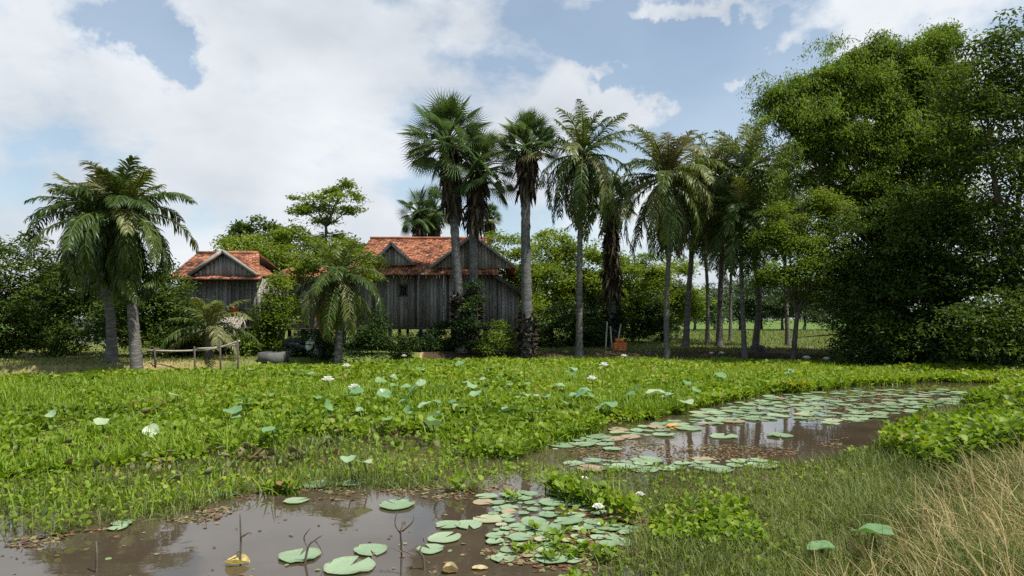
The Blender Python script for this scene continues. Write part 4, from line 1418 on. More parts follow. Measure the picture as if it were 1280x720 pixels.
hs = [
    ('dark bush below the small window of the stilt house', (465, 446), 32, [(462, 422, 28, 22), (485, 430, 24, 16), (445, 436, 18, 12), (470, 403, 14, 14), (505, 435, 18, 11)], 'shrub'),
    ('dim bush in front of the stilts left of the twin sugar palms', (545, 446), 34.4, [(548, 416, 22, 20), (562, 430, 20, 16), (535, 434, 22, 12), (515, 436, 16, 9)], 'shrub'),
    ('climber growing round the foot of the twin sugar palms', (588, 444), 33.4, [(585, 395, 13, 22), (582, 425, 16, 18), (592, 365, 9, 18)], 'shrub'),
    ('small pale twiggy bush between the twin and the bare trunk', (628, 444), 33.6, [(628, 418, 17, 16), (622, 432, 18, 10), (640, 430, 14, 12)], 'olive_tree'),
    ('grassy low bush beneath the young coconut palm', (395, 449), 30, [(398, 430, 30, 17), (370, 424, 18, 14), (410, 415, 20, 14), (385, 440, 24, 9)], 'shrub'),
]
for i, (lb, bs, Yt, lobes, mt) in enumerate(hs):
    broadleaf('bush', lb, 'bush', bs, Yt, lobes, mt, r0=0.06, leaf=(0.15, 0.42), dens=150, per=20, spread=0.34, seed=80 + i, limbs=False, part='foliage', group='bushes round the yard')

broadleaf('small_tree', 'leafy green tree squeezed behind the young palm and before the low wing', 'tree', (385, 446), 33.6,
          [(380, 338, 30, 13), (415, 330, 28, 12), (452, 322, 24, 13), (456, 344, 15, 13), (355, 352, 15, 12), (366, 385, 14, 14), (400, 322, 24, 10)],
          'light_tree', bark='tree_bark', r0=0.1, fork=0.6, leaf=(0.17, 0.55), dens=85, per=18, spread=0.42, shell=0.25, seed=63, group=BT)

# trees beyond the field
ft = np.random.default_rng(5)
names = ['low far tree', 'round far tree', 'wide far tree', 'tall far tree']
far = [(770, 95), (805, 88), (838, 98), (868, 84), (893, 100), (925, 92), (952, 104), (978, 90), (1005, 98), (1040, 92), (1075, 100), (1110, 94), (690, 90), (600, 100), (500, 96), (430, 90), (330, 100), (230, 92), (140, 100), (60, 92)]
where = ['right of the orange bricks', 'seen right of the light green trees', 'seen behind the drooping yellow palm', 'seen left of the thick grove trunk', 'seen left of the pale grove trunk', 'seen left of the slim dark palm', 'seen right of the round stump', 'seen left of the leaning trunk', 'seen right of the leaning trunk', 'below the huge dark tree', 'beyond the bush of the right bank', 'behind the huge dark trunk', 'behind the bare sugar palm', 'behind the stilt house', 'behind the twin gables', 'behind the tiered tree', 'behind the awning house', 'behind the left palms', 'by the whitewashed building', 'behind the far left bush']
for i, ((px, Yt), wh) in enumerate(zip(far, where)):
    h = ft.uniform(46, 72) if 840 < px < 1010 else ft.uniform(60, 84)
    w = ft.uniform(24, 36)
    lob = [(px, 404 - h * 0.55, w, h * 0.42), (px - w * 0.7, 404 - h * 0.35, w * 0.7, h * 0.3), (px + w * 0.7, 404 - h * 0.4, w * 0.7, h * 0.3)]
    broadleaf('far_tree', names[i % 4] + ' beyond the field ' + wh, 'tree', (px, 412), Yt, lob, 'far_tree', r0=0.2, leaf=(0.3, 0.6), dens=30, per=18, spread=0.9, seed=100 + i, group='trees beyond the field', fork=0.5)

# ------------------------------------------------------------------ yard things
def pole_at(name, label, cat, a, b, r, mat='pole', group=None):
    m_ = MB()
    m_.tube(curve([a, (np.asarray(a) + np.asarray(b)) / 2 + rng.normal(size=3) * 0.02, b], 7), np.linspace(r, r * 0.7, 7), n=7)
    return tag(m_.build(name, M[mat], origin=a, smooth=True), label, cat, group)


Yf = 25.6
fc = P(240, 437, Yf)
rl = thing('rail_fence', 'rough fence of dry bamboo rails left of the yard', 'fence', (fc[0], Yf, gz(fc[0], Yf)))
for a, bb in (((184, 438), (263, 437)), ((255, 438), (300, 426)), ((246, 436), (298, 430))):
    m_ = MB()
    p0, p1 = P(a[0], a[1], Yf), P(bb[0], bb[1], Yf + 0.06)
    m_.tube(curve([p0, (p0 + p1) / 2 + np.array([0, 0, -0.04]), p1], 8), 0.035, n=7)
    m_.build('rail', M['pole'], rl, smooth=True)
for px, py0 in ((193, 434), (275, 425), (297, 424), (243, 433)):
    m_ = MB()
    p0 = P(px, py0, Yf - 0.05)
    m_.tube([np.array([p0[0] + 0.04, p0[1], gz(p0[0], p0[1]) - 0.1]), p0], 0.035, n=6)
    m_.build('post', M['dark_wood'], rl)

for i, (px, Yq, aq, lb) in enumerate(((215, 24.0, 70, 'dry brown palm frond fallen beside the leaning palm trunk'), (360, 27.0, 250, 'dry palm frond lying in the yard by the concrete tank'), (845, 33.2, 100, 'brown fallen palm frond at the foot of the grove'), (905, 34.5, 280, 'fallen palm frond lying between the grove trunks'))):
    c = P(px, 440, Yq)
    c[2] = gz(c[0], c[1]) + 0.06
    fm = MB()
    add_frond(fm, fm, c, R(aq), R(6), 2.2, R(10), 0.5, nl=26, wl=0.05, ll=0.5, hang=0.12)
    tag(fm.build('fallen_frond', M['coco_dry'], origin=c), lb, 'palm frond', 'fallen palm fronds')

Yt = 28.0
tk = P(342, 440, Yt)
zt = gz(tk[0], Yt)
tank = thing('water_tank', 'square old concrete water tank at the yard edge', 'water tank', (tk[0], Yt, zt))
m_ = MB()
w2, hh = 0.48, 0.52
for lo, hi in (((-w2, -w2, 0), (w2, -w2 + 0.09, hh)), ((-w2, w2 - 0.09, 0), (w2, w2, hh)), ((-w2, -w2 + 0.09, 0), (-w2 + 0.09, w2 - 0.09, hh)), ((w2 - 0.09, -w2 + 0.09, 0), (w2, w2 - 0.09, hh)), ((-w2 + 0.09, -w2 + 0.09, 0), (w2 - 0.09, w2 - 0.09, 0.08))):
    m_.box(np.array(lo) + [tk[0], Yt, zt - 0.03], np.array(hi) + [tk[0], Yt, zt - 0.03])
m_.build('basin', M['concrete'], tank)
m_ = MB()
m_.add([(tk[0] - w2 + 0.09, Yt - w2 + 0.09, zt + 0.4), (tk[0] + w2 - 0.09, Yt - w2 + 0.09, zt + 0.4), (tk[0] + w2 - 0.09, Yt + w2 - 0.09, zt + 0.4), (tk[0] - w2 + 0.09, Yt + w2 - 0.09, zt + 0.4)], [(0, 1, 2, 3)])
m_.build('water', M['water'], tank)


def motorbike():
    Yk = 29.2
    c = P(378, 450, Yk)
    z = gz(c[0], Yk)
    root = thing('motorbike', 'dark small motorbike with white leg shield parked by the young palm', 'motorbike', (c[0], Yk, z))
    root.rotation_euler = (0, 0, 0)
    o = np.array([c[0], Yk, z])

    def wheel(cx, name):
        w = MB()
        a = np.linspace(0, 2 * math.pi, 21)
        ctr = o + np.array([cx, 0, 0.28])
        w.tube([ctr + 0.24 * np.array([math.cos(t), 0, math.sin(t)]) for t in a], 0.045, n=6, cap=False)
        wo_ = w.build('wheel', M['rubber'], root, smooth=True)
        r_ = MB()
        for t in a[:10]:
            r_.bar(ctr, ctr + 0.2 * np.array([math.cos(2 * t), 0, math.sin(2 * t)]), 0.012, 0.012)
        r_.build('rim', M['steel'], wo_)
    wheel(-0.6, 'wheel')
    wheel(0.6, 'wheel')
    b_ = MB()
    b_.tube(curve([o + [-0.75, 0, 0.66], o + [-0.35, 0, 0.62], o + [0.0, 0, 0.5], o + [0.25, 0, 0.5], o + [0.42, 0, 0.85]], 14), [0.05, 0.1, 0.13, 0.14, 0.13, 0.12, 0.11, 0.1, 0.1, 0.1, 0.1, 0.09, 0.08, 0.06], n=9)
    b_.build('body', M['navy_paint'], root, smooth=True)
    s_ = MB()
    s_.tube(curve([o + [-0.7, 0, 0.76], o + [-0.35, 0, 0.78], o + [0.0, 0, 0.7]], 8), [0.06, 0.1, 0.12, 0.12, 0.12, 0.11, 0.09, 0.05], n=9)
    s_.build('seat', M['rubber'], root, smooth=True)
    l_ = MB()
    l_.tube(curve([o + [0.2, 0, 0.35], o + [0.32, 0, 0.6], o + [0.47, 0, 0.95]], 8), [0.05, 0.13, 0.17, 0.19, 0.19, 0.17, 0.13, 0.06], n=9)
    l_.build('leg_shield', M['white_paint'], root, smooth=True)
    h_ = MB()
    h_.tube(curve([o + [0.36, -0.32, 1.02], o + [0.46, 0, 0.98], o + [0.36, 0.32, 1.02]], 9), 0.02, n=6)
    h_.build('handlebar', M['steel'], root, smooth=True)
    f_ = MB()
    f_.tube([o + [0.6, 0, 0.28], o + [0.46, 0, 0.92]], 0.035, n=7)
    f_.build('front_fork', M['steel'], root, smooth=True)
    m2 = MB()
    m2.lathe([(0.001, 0.08), (0.06, 0.06), (0.075, 0), (0.06, -0.06), (0.001, -0.08)], n=9, c=o + np.array([0.53, 0, 0.93]))
    m2.build('headlight', M['white_paint'], root, smooth=True)


motorbike()

Yk = 35.0
bk = P(775, 430, Yk)
zb = gz(bk[0], Yk)
bp = thing('brick_pile', 'pile of bright orange bricks under the light green trees', 'brick pile', (bk[0], Yk, zb))
for lay in range(6):
    for j in range(3 if lay < 4 else 2):
        m_ = MB()
        x0 = bk[0] - 0.34 + j * 0.225 + rng.normal() * 0.012 + (0.1 if lay >= 4 else 0)
        m_.box((x0, Yk - 0.2 + rng.normal() * 0.015, zb + lay * 0.105), (x0 + 0.215, Yk + 0.2, zb + lay * 0.105 + 0.098), r=rng.random())
        m_.build('brick', M['brick'], bp)
for i, (px, top, lean) in enumerate(((757, 402, 2), (766, 408, -3), (771, 405, 5))):
    a = P(px, 432, Yk + 0.3)
    a[2] = gz(a[0], a[1]) - 0.05
    pole_at('wooden_post', ['upright grey post left of the orange bricks', 'second grey post leaning left behind the orange bricks', 'grey post leaning right over the orange bricks'][i], 'post', a, P(px + lean, top, Yk + 0.3), 0.05, 'pole', 'posts by the orange bricks')

st = P(947, 434, 34.5)
sz = gz(st[0], st[1])
m_ = MB()
m_.lathe([(0.001, 0.34), (0.22, 0.33), (0.36, 0.24), (0.40, 0.12), (0.42, -0.05)], n=14, c=(st[0], st[1], sz))
m_.V[-1] += rng.normal(size=m_.V[-1].shape) * 0.02
tag(m_.build('tree_stump', M['tree_bark'], origin=(st[0], st[1], sz), smooth=True), 'dark round stump at the foot of a grove palm', 'stump')

# ------------------------------------------------------------------ pond plants
def visible_points(n, y0, y1, power=1.0, xpad=3.5):
    n = int(n * 1.22)
    """random pond points inside the view, denser near the camera"""
    u = rng.random(n)
    y = y0 * (y1 / y0) ** u if power else y0 + (y1 - y0) * u
    x = (rng.random(n) * 2 - 1) * (0.82 * y + xpad)
    return x, y


def mat_mask(x, y):
    m = (y < shore(x) - 0.1) & ~inpoly(x, y, FORE) & ~inpoly(x, y, POOL) & (x < bank_edge(y) + 0.2)
    return m


def strip_zone(x, y):
    """the grassy strip between the two pools and to the right"""
    poly = [tuple(G(*p)[:2]) for p in ((560, 600), (640, 580), (700, 572), (840, 577), (1000, 568), (1085, 548), (1110, 530), (1230, 512), (1400, 640), (1280, 800), (700, 800), (730, 725), (800, 650), (740, 622), (640, 602))]
    return inpoly(x, y, poly)


def leftgrass(x, y):
    poly = [tuple(G(*p)[:2]) for p in ((-100, 625), (130, 590), (230, 585), (320, 570), (380, 545), (450, 550), (520, 572), (640, 575), (640, 612), (330, 616), (240, 648), (60, 672), (-200, 690))]
    return inpoly(x, y, poly)


GAPS = [(472, 543, 0.75), (500, 548, 0.6), (540, 540, 0.5), (235, 585, 0.8), (150, 588, 0.6), (330, 572, 0.7), (440, 530, 0.5), (290, 548, 0.5), (600, 548, 0.5), (200, 520, 0.5), (380, 520, 0.45), (560, 500, 0.6), (60, 560, 0.8), (830, 480, 0.5), (700, 520, 0.5)]


def gaps(x, y):
    v = np.zeros(len(x))
    for qx, qy, qr in GAPS:
        gq = G(qx, qy, 0.1)
        d = np.sqrt(((x - gq[0]) / 1.5) ** 2 + (y - gq[1]) ** 2) / qr
        v = np.maximum(v, np.clip(1.35 - d, 0, 1))
    return v * np.clip(fbm(x * 1.6, y * 1.6, 66) * 3 - 0.55, 0, 1)


# broad-leaved floating plants
x, y = visible_points(560000, 5.0, 34)
x2, y2 = visible_points(380000, 14.0, 34)
x, y = np.concatenate([x, x2]), np.concatenate([y, y2])
edge_n = fbm(x * 1.3, y * 1.3, 21) - 0.5
ok = mat_mask(x + edge_n * 0.9, y + edge_n * 1.6)
sz_ = strip_zone(x, y)
lg = leftgrass(x, y)
clump = [tuple(G(*p)[:2]) for p in ((812, 650), (850, 632), (920, 634), (965, 655), (955, 682), (880, 690), (812, 680))]
clump2 = [tuple(G(*p)[:2]) for p in ((680, 672), (740, 662), (760, 690), (710, 705))]
bushz = [tuple(G(*p)[:2]) for p in ((1100, 572), (1112, 552), (1180, 542), (1320, 540), (1400, 580), (1180, 600))]
cn = fbm(x * 2.2, y * 2.2, 26)
incl = inpoly(x + 0.5 * (fbm(x * 1.6, y * 1.6, 27) - 0.5), y + 0.6 * (fbm(x * 1.6, y * 1.6, 28) - 0.5), clump) & (cn > 0.44)
spr = inpoly(x, y, clump2)
for qx, qy, qr in ((655, 690, 0.16), (668, 664, 0.12), (735, 676, 0.2), (705, 646, 0.14), (770, 662, 0.22), (640, 626, 0.15), (690, 700, 0.15), (760, 700, 0.2), (466, 600, 0.16), (405, 604, 0.2), (560, 606, 0.15), (440, 590, 0.3)):
    gq = G(qx, qy)
    spr |= (x - gq[0]) ** 2 + (y - gq[1]) ** 2 < qr * qr * 0.55 * (0.3 + fbm(x * 5, y * 5, 29))
incl |= spr
inbu = inpoly(x, y, bushz)
n_c = fbm(x * 0.35, y * 0.35, 22)
dens = np.where(sz_, 0.07 + 0.7 * np.clip(fbm(x * 0.9, y * 0.9, 46) - 0.5, 0, 1), np.where(lg, 0.10, 0.30 + 1.5 * np.clip(n_c - 0.32, 0, 1)))
dens = np.where(incl, np.where(spr, 0.5, 0.6), np.where(inbu, 0.8, dens))
hole = (fbm(x * 0.9, y * 0.9, 23) < 0.43) & (y < 15.5) & ~sz_
dens = np.where(hole, dens * 0.12, dens) * (1 - 0.8 * gaps(x, y))
fade = np.clip((y - 5) / 6, 0.3, 1)
keepm = (ok | incl | (inbu & (y < 22))) & (rng.random(len(x)) < dens * 0.62 * np.clip(fade + 0.3, 0, 1))
x, y = x[keepm], y[keepm]
sz_, incl, inbu, lg = sz_[keepm], incl[keepm], inbu[keepm], lg[keepm]
N = len(x)
hgt = 0.05 + 0.30 * np.clip(fbm(x * 0.5, y * 0.5, 24) * 1.5 - 0.25, 0, 1) * rng.random(N) ** 0.6
hgt = np.where(sz_ & ~incl, hgt * 0.35, hgt)
hgt = np.where(incl, hgt * 0.55, hgt)
hgt = np.where(inbu, hgt * 1.2 + 0.32 * rng.random(N), hgt)
hgt = hgt * (0.55 + 1.0 * fbm(x * 0.17 + 3, y * 0.3, 62))
base_z = np.maximum(height(x, y), 0)
size = rng.uniform(0.055, 0.12, N) * np.clip(0.75 + y * 0.024, 0.85, 1.4)
size = np.where(lg | (sz_ & ~incl & ~inbu), size * 0.55, size)
size = np.where(incl, size * 0.72, size)
hm = MB()
colr = np.clip(0.42 + rng.normal(size=N) * 0.17 + 0.25 * (fbm(x * 0.22, y * 0.22, 25) - 0.5) + np.where(rng.random(N) < 0.03 + 0.30 * np.clip(fbm(x * 0.7, y * 0.55, 63) - 0.56, 0, 1) * 4 * (y < 22), 0.5, 0) - 0.5 * np.clip(fbm(x * 0.3, y * 0.4, 64) - 0.48, 0, 1) + np.clip((y - 14) / 60, 0, 0.2), 0, 1)
hm.scatter(ROUND_V, ROUND_Q, None, np.stack([x, y, base_z + hgt], 1), az=rng.random(N) * 6.283, pitch=R(28) + rng.normal(size=N) * 0.5, roll=rng.normal(size=N) * 0.35, sx=size * rng.uniform(0.75, 1.05, N), sy=size, sz=size * 1.5, r=colr)
k = rng.random(N) < 0.4
hm.scatter(LANCE_V, LANCE_Q, None, np.stack([x, y, base_z - 0.02], 1)[k], az=rng.random(k.sum()) * 6.283, pitch=R(82) + rng.normal(size=k.sum()) * 0.15, sx=0.022, sy=(hgt + 0.04)[k], r=0.35)
tag(hm.build('water_hyacinth', M['hyacinth']), 'dense bright green floating broad leaved plants covering the pond', 'water plants', kind='stuff')

# marsh grass in the mat
x, y = visible_points(330000, 7.5, 34)
x2, y2 = visible_points(130000, 15.0, 34)
x, y = np.concatenate([x, x2]), np.concatenate([y, y2])
e = fbm(x * 1.3, y * 1.3, 21) - 0.5
ok = mat_mask(x + e * 0.9, y + e * 1.6) & ~strip_zone(x, y)
n_c = fbm(x * 0.3 + 9, y * 0.3, 31)
ok &= rng.random(len(x)) < np.where(y < 13, 0.12 + 0.5 * np.clip((n_c - 0.42) * 4, 0, 1), 0.20 + 0.6 * np.clip((n_c - 0.36) * 4, 0, 1))
ok &= ~((fbm(x * 0.9, y * 0.9, 23) < 0.41) & (y < 15.5))
ok &= ~(leftgrass(x, y) & (rng.random(len(x)) < 0.8))
ok &= rng.random(len(x)) > 0.8 * gaps(x, y)
x, y = x[ok], y[ok]
lgm = leftgrass(x, y)
N = len(x)
ln = rng.uniform(0.16, 0.42, N) * (0.6 + 0.8 * fbm(x * 0.4, y * 0.4, 33))
ln = np.where(lgm, ln * 0.6, ln)
mm = MB()
mm.scatter(BLADE_V, BLADE_Q, BLADE_T, np.stack([x, y, np.maximum(height(x, y), 0)], 1), az=rng.random(N) * 6.283, pitch=R(62) + rng.normal(size=N) * 0.32, roll=rng.normal(size=N) * 0.3, sx=rng.uniform(0.012, 0.026, N) * np.clip(0.7 + y * 0.035, 0.9, 1.8), sy=ln, sz=ln, r=np.clip(0.42 + rng.normal(size=N) * 0.2 + np.clip((y - 14) / 60, 0, 0.2) + 0.2 * (fbm(x * 0.2, y * 0.2, 34) - 0.5), 0, 1))
tag(mm.build('marsh_grass', M['marsh']), 'bright green marsh grass growing through the floating plants', 'grass', kind='stuff')

# duller fine grass: strip between the pools, right bank, front of the mat
x, y = visible_points(620000, 4.6, 22)
e = fbm(x * 1.3, y * 1.3, 41) - 0.5
sgz = strip_zone(x + e * 0.5, y + e * 1.0)
lgz = leftgrass(x + e * 0.5, y + e * 0.8)
bkz = (x > bank_edge(y) - 0.2) & (y < 22)
ok = (sgz | lgz | bkz) & ~inpoly(x + e * 0.4, y + e * 0.9, POOL) & ~inpoly(x, y, FORE) & ~inpoly(x, y, clump)
den = 0.10 + 0.62 * np.clip((fbm(x * 1.1, y * 1.1, 42) - 0.34) * 3.2, 0, 1)
ok &= rng.random(len(x)) < np.where(lgz & ~sgz, den * 0.8, den)
x, y = x[ok], y[ok]
N = len(x)
ln = rng.uniform(0.05, 0.21, N) * (0.4 + 1.1 * fbm(x * 0.8, y * 0.8, 43))
ln = np.where(x > bank_edge(y), ln * 1.7, ln)
gm2 = MB()
lean = 0.5 * (fbm(x * 0.35, y * 0.35, 44) - 0.5)
gm2.scatter(BLADE_V, BLADE_Q, BLADE_T, np.stack([x, y, np.maximum(height(x, y), 0)], 1), az=rng.random(N) * 6.283, pitch=R(48) + rng.normal(size=N) * 0.5 + lean, roll=rng.normal(size=N) * 0.3, sx=rng.uniform(0.005, 0.013, N) * np.clip(0.5 + y * 0.05, 0.7, 1.6), sy=ln, sz=ln, r=np.clip(0.42 + rng.normal(size=N) * 0.2 + 0.3 * (fbm(x * 0.5, y * 0.5, 45) - 0.5), 0, 1))
tag(gm2.build('bank_grass', M['bank_grass']), 'short dull green grass on the strip between the pools and the right bank', 'grass', kind='stuff')

# dry straw at the lower right
x, y = visible_points(260000, 4.3, 11)
e = fbm(x * 1.5, y * 1.5, 51) - 0.5
strw = [tuple(G(*p)[:2]) for p in ((1030, 760), (1080, 722), (1125, 698), (1150, 665), (1180, 632), (1225, 605), (1300, 592), (1500, 640), (1500, 900), (1010, 900))]
ok = inpoly(x + e * 0.7, y + e * 0.9, strw)
ok &= rng.random(len(x)) < 0.012 + 0.08 * np.clip((fbm(x * 1.7, y * 1.7, 52) - 0.42) * 4, 0, 1) + 0.03 * np.clip((x - 0.58 * y) / 1.0, 0, 1)
x, y = x[ok], y[ok]
N = len(x)
ln = rng.uniform(0.22, 0.75, N) * (0.55 + 0.75 * fbm(x * 0.9, y * 0.9, 53))
sm = MB()
sm.scatter(BLADE_V, BLADE_Q, BLADE_T, np.stack([x, y, np.maximum(height(x, y), 0)], 1), az=R(60) + rng.normal(size=N) * 1.4, pitch=R(56) + rng.normal(size=N) * 0.38, roll=rng.normal(size=N) * 0.4, sx=rng.uniform(0.004, 0.010, N), sy=ln, sz=ln * 1.2, r=np.clip(0.45 + rng.normal(size=N) * 0.25, 0, 1))
tag(sm.build('dry_grass', M['straw']), 'dry straw coloured grass along the near right bank', 'grass', kind='stuff')

# turf of the yard and the field behind the palms
x, y = visible_points(230000, 21, 95)
ok = (y > shore(x) + 0.1) & (fbm(x * 0.5, y * 0.5, 61) > np.where(x < -8, 0.42, 0.30))
ok &= ~((x > -15.5) & (x < 0.6) & (y > 32.5) & (y < 44))
x, y = x[ok], y[ok]
N = len(x)
tm_ = MB()
ln = rng.uniform(0.05, 0.16, N) * np.clip(y / 30, 1, 2.4)
tm_.scatter(BLADE_V, BLADE_Q, BLADE_T, np.stack([x, y, height(x, y) - 0.01], 1), az=rng.random(N) * 6.283, pitch=R(62) + rng.normal(size=N) * 0.3, sx=0.02 * np.clip(y / 22, 1, 4), sy=ln, sz=ln, r=np.clip(np.where(x < -4, 0.62, 0.45) + rng.normal(size=N) * 0.2, 0, 1))
tag(tm_.build('field_grass', M['bank_grass']), 'short grass of the yard and the field behind the palms', 'grass', kind='stuff')

# reddish and dull floating weed round the raft of pads and along the rims
x, y = visible_points(110000, 5.2, 21)
wz = [[tuple(G(*p)[:2]) for p in q] for q in (((690, 640), (720, 622), (790, 640), (830, 655), (790, 668), (740, 660)), ((600, 690), (640, 660), (760, 660), (800, 690), (720, 712), (620, 708)), ((700, 562), (760, 552), (1000, 560), (1060, 545), (1040, 566), (850, 578), (740, 576)), ((330, 622), (330, 610), (600, 608), (640, 602), (640, 618), (470, 614)), ((860, 520), (1100, 488), (1180, 488), (1180, 506), (1060, 530)))]
ok = np.zeros(len(x), bool)
for q in wz:
    ok |= inpoly(x + 0.3 * (fbm(x * 2, y * 2, 71) - 0.5), y + 0.5 * (fbm(x * 2, y * 2, 72) - 0.5), q)
ok &= fbm(x * 1.8, y * 1.1, 73) > 0.40
edge = np.zeros(len(x), bool)
for ddx, ddy in ((0.5, 0), (-0.5, 0), (0, 0.5), (0, -0.3)):
    edge |= ~inpoly(x + ddx, y + ddy, FORE)
ok |= inpoly(x, y, FORE) & ((rng.random(len(x)) < 0.010) | (edge & (fbm(x * 3, y * 3, 74) > 0.55)))
x, y = x[ok], y[ok]
N = len(x)
fw = MB()
fs = rng.uniform(0.02, 0.055, N)
fw.scatter(ROUND_V, ROUND_Q, None, np.stack([x, y, np.full(N, 0.006)], 1), az=rng.random(N) * 6.283, pitch=rng.normal(size=N) * 0.12, roll=rng.normal(size=N) * 0.12, sx=fs, sy=fs, sz=fs * 0.6, r=rng.random(N))
xg, yg = visible_points(60000, 8.5, 22)
kg = rng.random(len(xg)) < gaps(xg, yg) * 0.07
xg, yg = xg[kg], yg[kg]
ng = len(xg)
fw.scatter(LEAF_V, LEAF_Q, None, np.stack([xg, yg, rng.uniform(0.01, 0.22, ng)], 1), az=rng.random(ng) * 6.283, pitch=rng.normal(size=ng) * 0.8, roll=rng.normal(size=ng) * 0.6, sx=0.05, sy=rng.uniform(0.06, 0.13, ng), r=0.72 + rng.random(ng) * 0.28)
tag(fw.build('floating_weed', M['weed']), 'reddish brown floating weed around the lily pads', 'water plants', kind='stuff')

# ------------------------------------------------------------------ lily pads
def pad_mesh(seed, notch=0.35):
    r_ = np.random.default_rng(seed)
    n = 22
    th = np.linspace(notch / 2, 2 * math.pi - notch / 2, n)
    ph = r_.random(4) * 6.28
    V = [(0, 0, 0)]
    for f_, zz in ((0.5, 0.0), (0.9, 0.004), (1.0, 0.022)):
        for t in th:
            q = f_ * (1 + 0.05 * math.sin(3 * t + ph[0]) + 0.025 * math.sin(7 * t + ph[1])) - (f_ == 1.0) * (0.16 if r_.random() < 0.07 else 0.0)
            z = zz * (0.6 + 0.8 * (0.5 + 0.5 * math.sin(2 * t + ph[2]))) + 0.012 * f_ * math.sin(3 * t + ph[3])
            V.append((q * math.cos(t), q * math.sin(t), z))
    T = [(0, 1 + i, 2 + i) for i in range(n - 1)]
    Q = []
    for k in range(2):
        o = 1 + k * n
        Q += [(o + i, o + n + i, o + n + i + 1, o + i + 1) for i in range(n - 1)]
    return np.array(V), Q, T


def make_proto(name, V, Q, T, mat, r):
    mb = MB().add(V, Q, T, r=r)
    o = mb.build(name, mat, smooth=True)
    me = o.data
    bpy.data.objects.remove(o)
    return me


PADS = []
for i in range(10):
    V, Q, T = pad_mesh(500 + i, notch=[0.3, 0.18, 0.45, 0.25, 0.35][i % 5])
    PADS.append(make_proto('lily_pad', V, Q, T, M['pad'], [0.5, 0.35, 0.62, 0.45, 0.75, 0.55, 0.3, 0.68, 0.9, 1.0][i]))
GREEN, PALE, BROWN = [0, 1, 3, 5, 6], [2, 4, 7], [8, 9]
placed = []


def lily_pad(px, py, wpx, kind, label, group):
    g = G(px, py, 0.006)
    rad = wpx / F * g[1] / 2
    return lily_pad_w(g[0], g[1], rad, kind, label, group)


zz_count = [0]


def lily_pad_w(x, y, rad, kind, label, group):
    me = PADS[kind]
    o = bpy.data.objects.new('lily_pad', me)
    COL.objects.link(o)
    zz_count[0] += 1
    o.location = (x, y, 0.010 + 0.0011 * (zz_count[0] % 17))
    o.rotation_euler = (rng.normal() * 0.02, rng.normal() * 0.02, rng.random() * 6.28)
    o.scale = (rad, rad * rng.uniform(0.9, 1.0), rad * 1.6)
    tag(o, label, 'lily pad', group)
    placed.append((x, y, rad))
    return o


NG = 'lily pads on the near brown water'
named = [
    (375, 695, 55, 0, 'notched green lily pad left of the biggest one on the near water'),
    (438, 708, 66, 2, 'biggest round pale green lily pad at the bottom of the near water'),
    (463, 688, 45, 3, 'oval lily pad just behind the biggest one on the near water'),
    (538, 687, 38, 2, 'lily pad with a bent twig across it right of the forked twig'),
    (556, 673, 44, 4, 'pale speckled lily pad behind the one with the bent twig'),
    (560, 657, 34, 5, 'left of two long lily pads touching on the near brown water'),
    (586, 657, 36, 7, 'right of two long lily pads touching on the near brown water'),
    (496, 632, 45, 1, 'single green lily pad floating behind the forked twig'),
    (371, 627, 32, 7, 'lone pale lily pad below the mossy far rim of the near water'),
    (153, 655, 26, 3, 'rear of two small lily pads by the left grass'),
    (148, 661, 24, 4, 'front of two small lily pads by the left grass'),
    (281, 618, 36, 0, 'greenest lily pad under the left rim grass'),
    (262, 613, 26, 2, 'small lily pad half under the left rim grass'),
    (398, 607, 40, 1, 'long lily pad lying under the rim plants left of the yellow tuft'),
    (440, 606, 34, 6, 'lily pad lying under the rim plants beside the yellow tuft'),
    (362, 611, 30, 3, 'lily pad at the rim next to a reddish leaf'),
    (611, 649, 40, 8, 'brownish curled lily pad at the left of the pad raft'),
    (630, 698, 36, 2, 'bright pale lily pad at the front of the pad raft'),
]
for px, py, w, k, lb in named:
    lily_pad(px, py, w, k, lb, NG)
raft = [tuple(G(*p)[:2]) for p in ((598, 622), (640, 612), (700, 618), (760, 640), (800, 655), (775, 690), (720, 705), (650, 704), (606, 680), (622, 660), (600, 640))]
tries = 0
cnt = 0
raft_labels = {0: 'flat green pad floating in the crowded raft at the right of the near water', 1: 'pale yellowish pad floating in the crowded raft at the right of the near water', 2: 'withered brown pad floating in the crowded raft at the right of the near water'}
while tries < 6000 and cnt < 74:
    tries += 1
    px, py = rng.uniform(596, 802), rng.uniform(612, 708)
    g = G(px, py)
    if not inpoly([g[0]], [g[1]], raft)[0]:
        continue
    rad = rng.uniform(0.055, 0.165)
    if any((g[0] - a) ** 2 + (g[1] - b_) ** 2 < (0.74 * (rad + c_)) ** 2 for a, b_, c_ in placed):
        continue
    q = rng.random()
    s = 0 if q < 0.66 else (1 if q < 0.88 else 2)
    lily_pad_w(g[0], g[1], rad, random.choice([GREEN, PALE, BROWN][s]), raft_labels[s], NG)
    cnt += 1
FG = 'lily pads on the far pool'
far_named = [
    (905, 546, 36, 2, 'pale lily pad floating on the dark open water of the far pool'),
    (975, 545, 34, 1, 'lily pad right of the sky reflection in the far pool'),
    (766, 562, 26, 5, 'small lily pad near the left tip of the far pool'),
    (830, 544, 30, 7, 'lily pad below the orange leaf of the far pool'),
    (860, 536, 34, 3, 'long lily pad right of the orange leaf of the far pool'),
]
for px, py, w, k, lb in far_named:
    lily_pad(px, py, w, k, lb, FG)
thick = [tuple(G(*p)[:2]) for p in ((845, 524), (930, 500), (1010, 491), (1085, 486), (1180, 488), (1300, 486), (1300, 500), (1180, 507), (1100, 524), (1050, 532), (985, 522), (940, 530), (880, 532), (830, 540), (760, 556), (690, 562), (690, 556), (760, 540))]
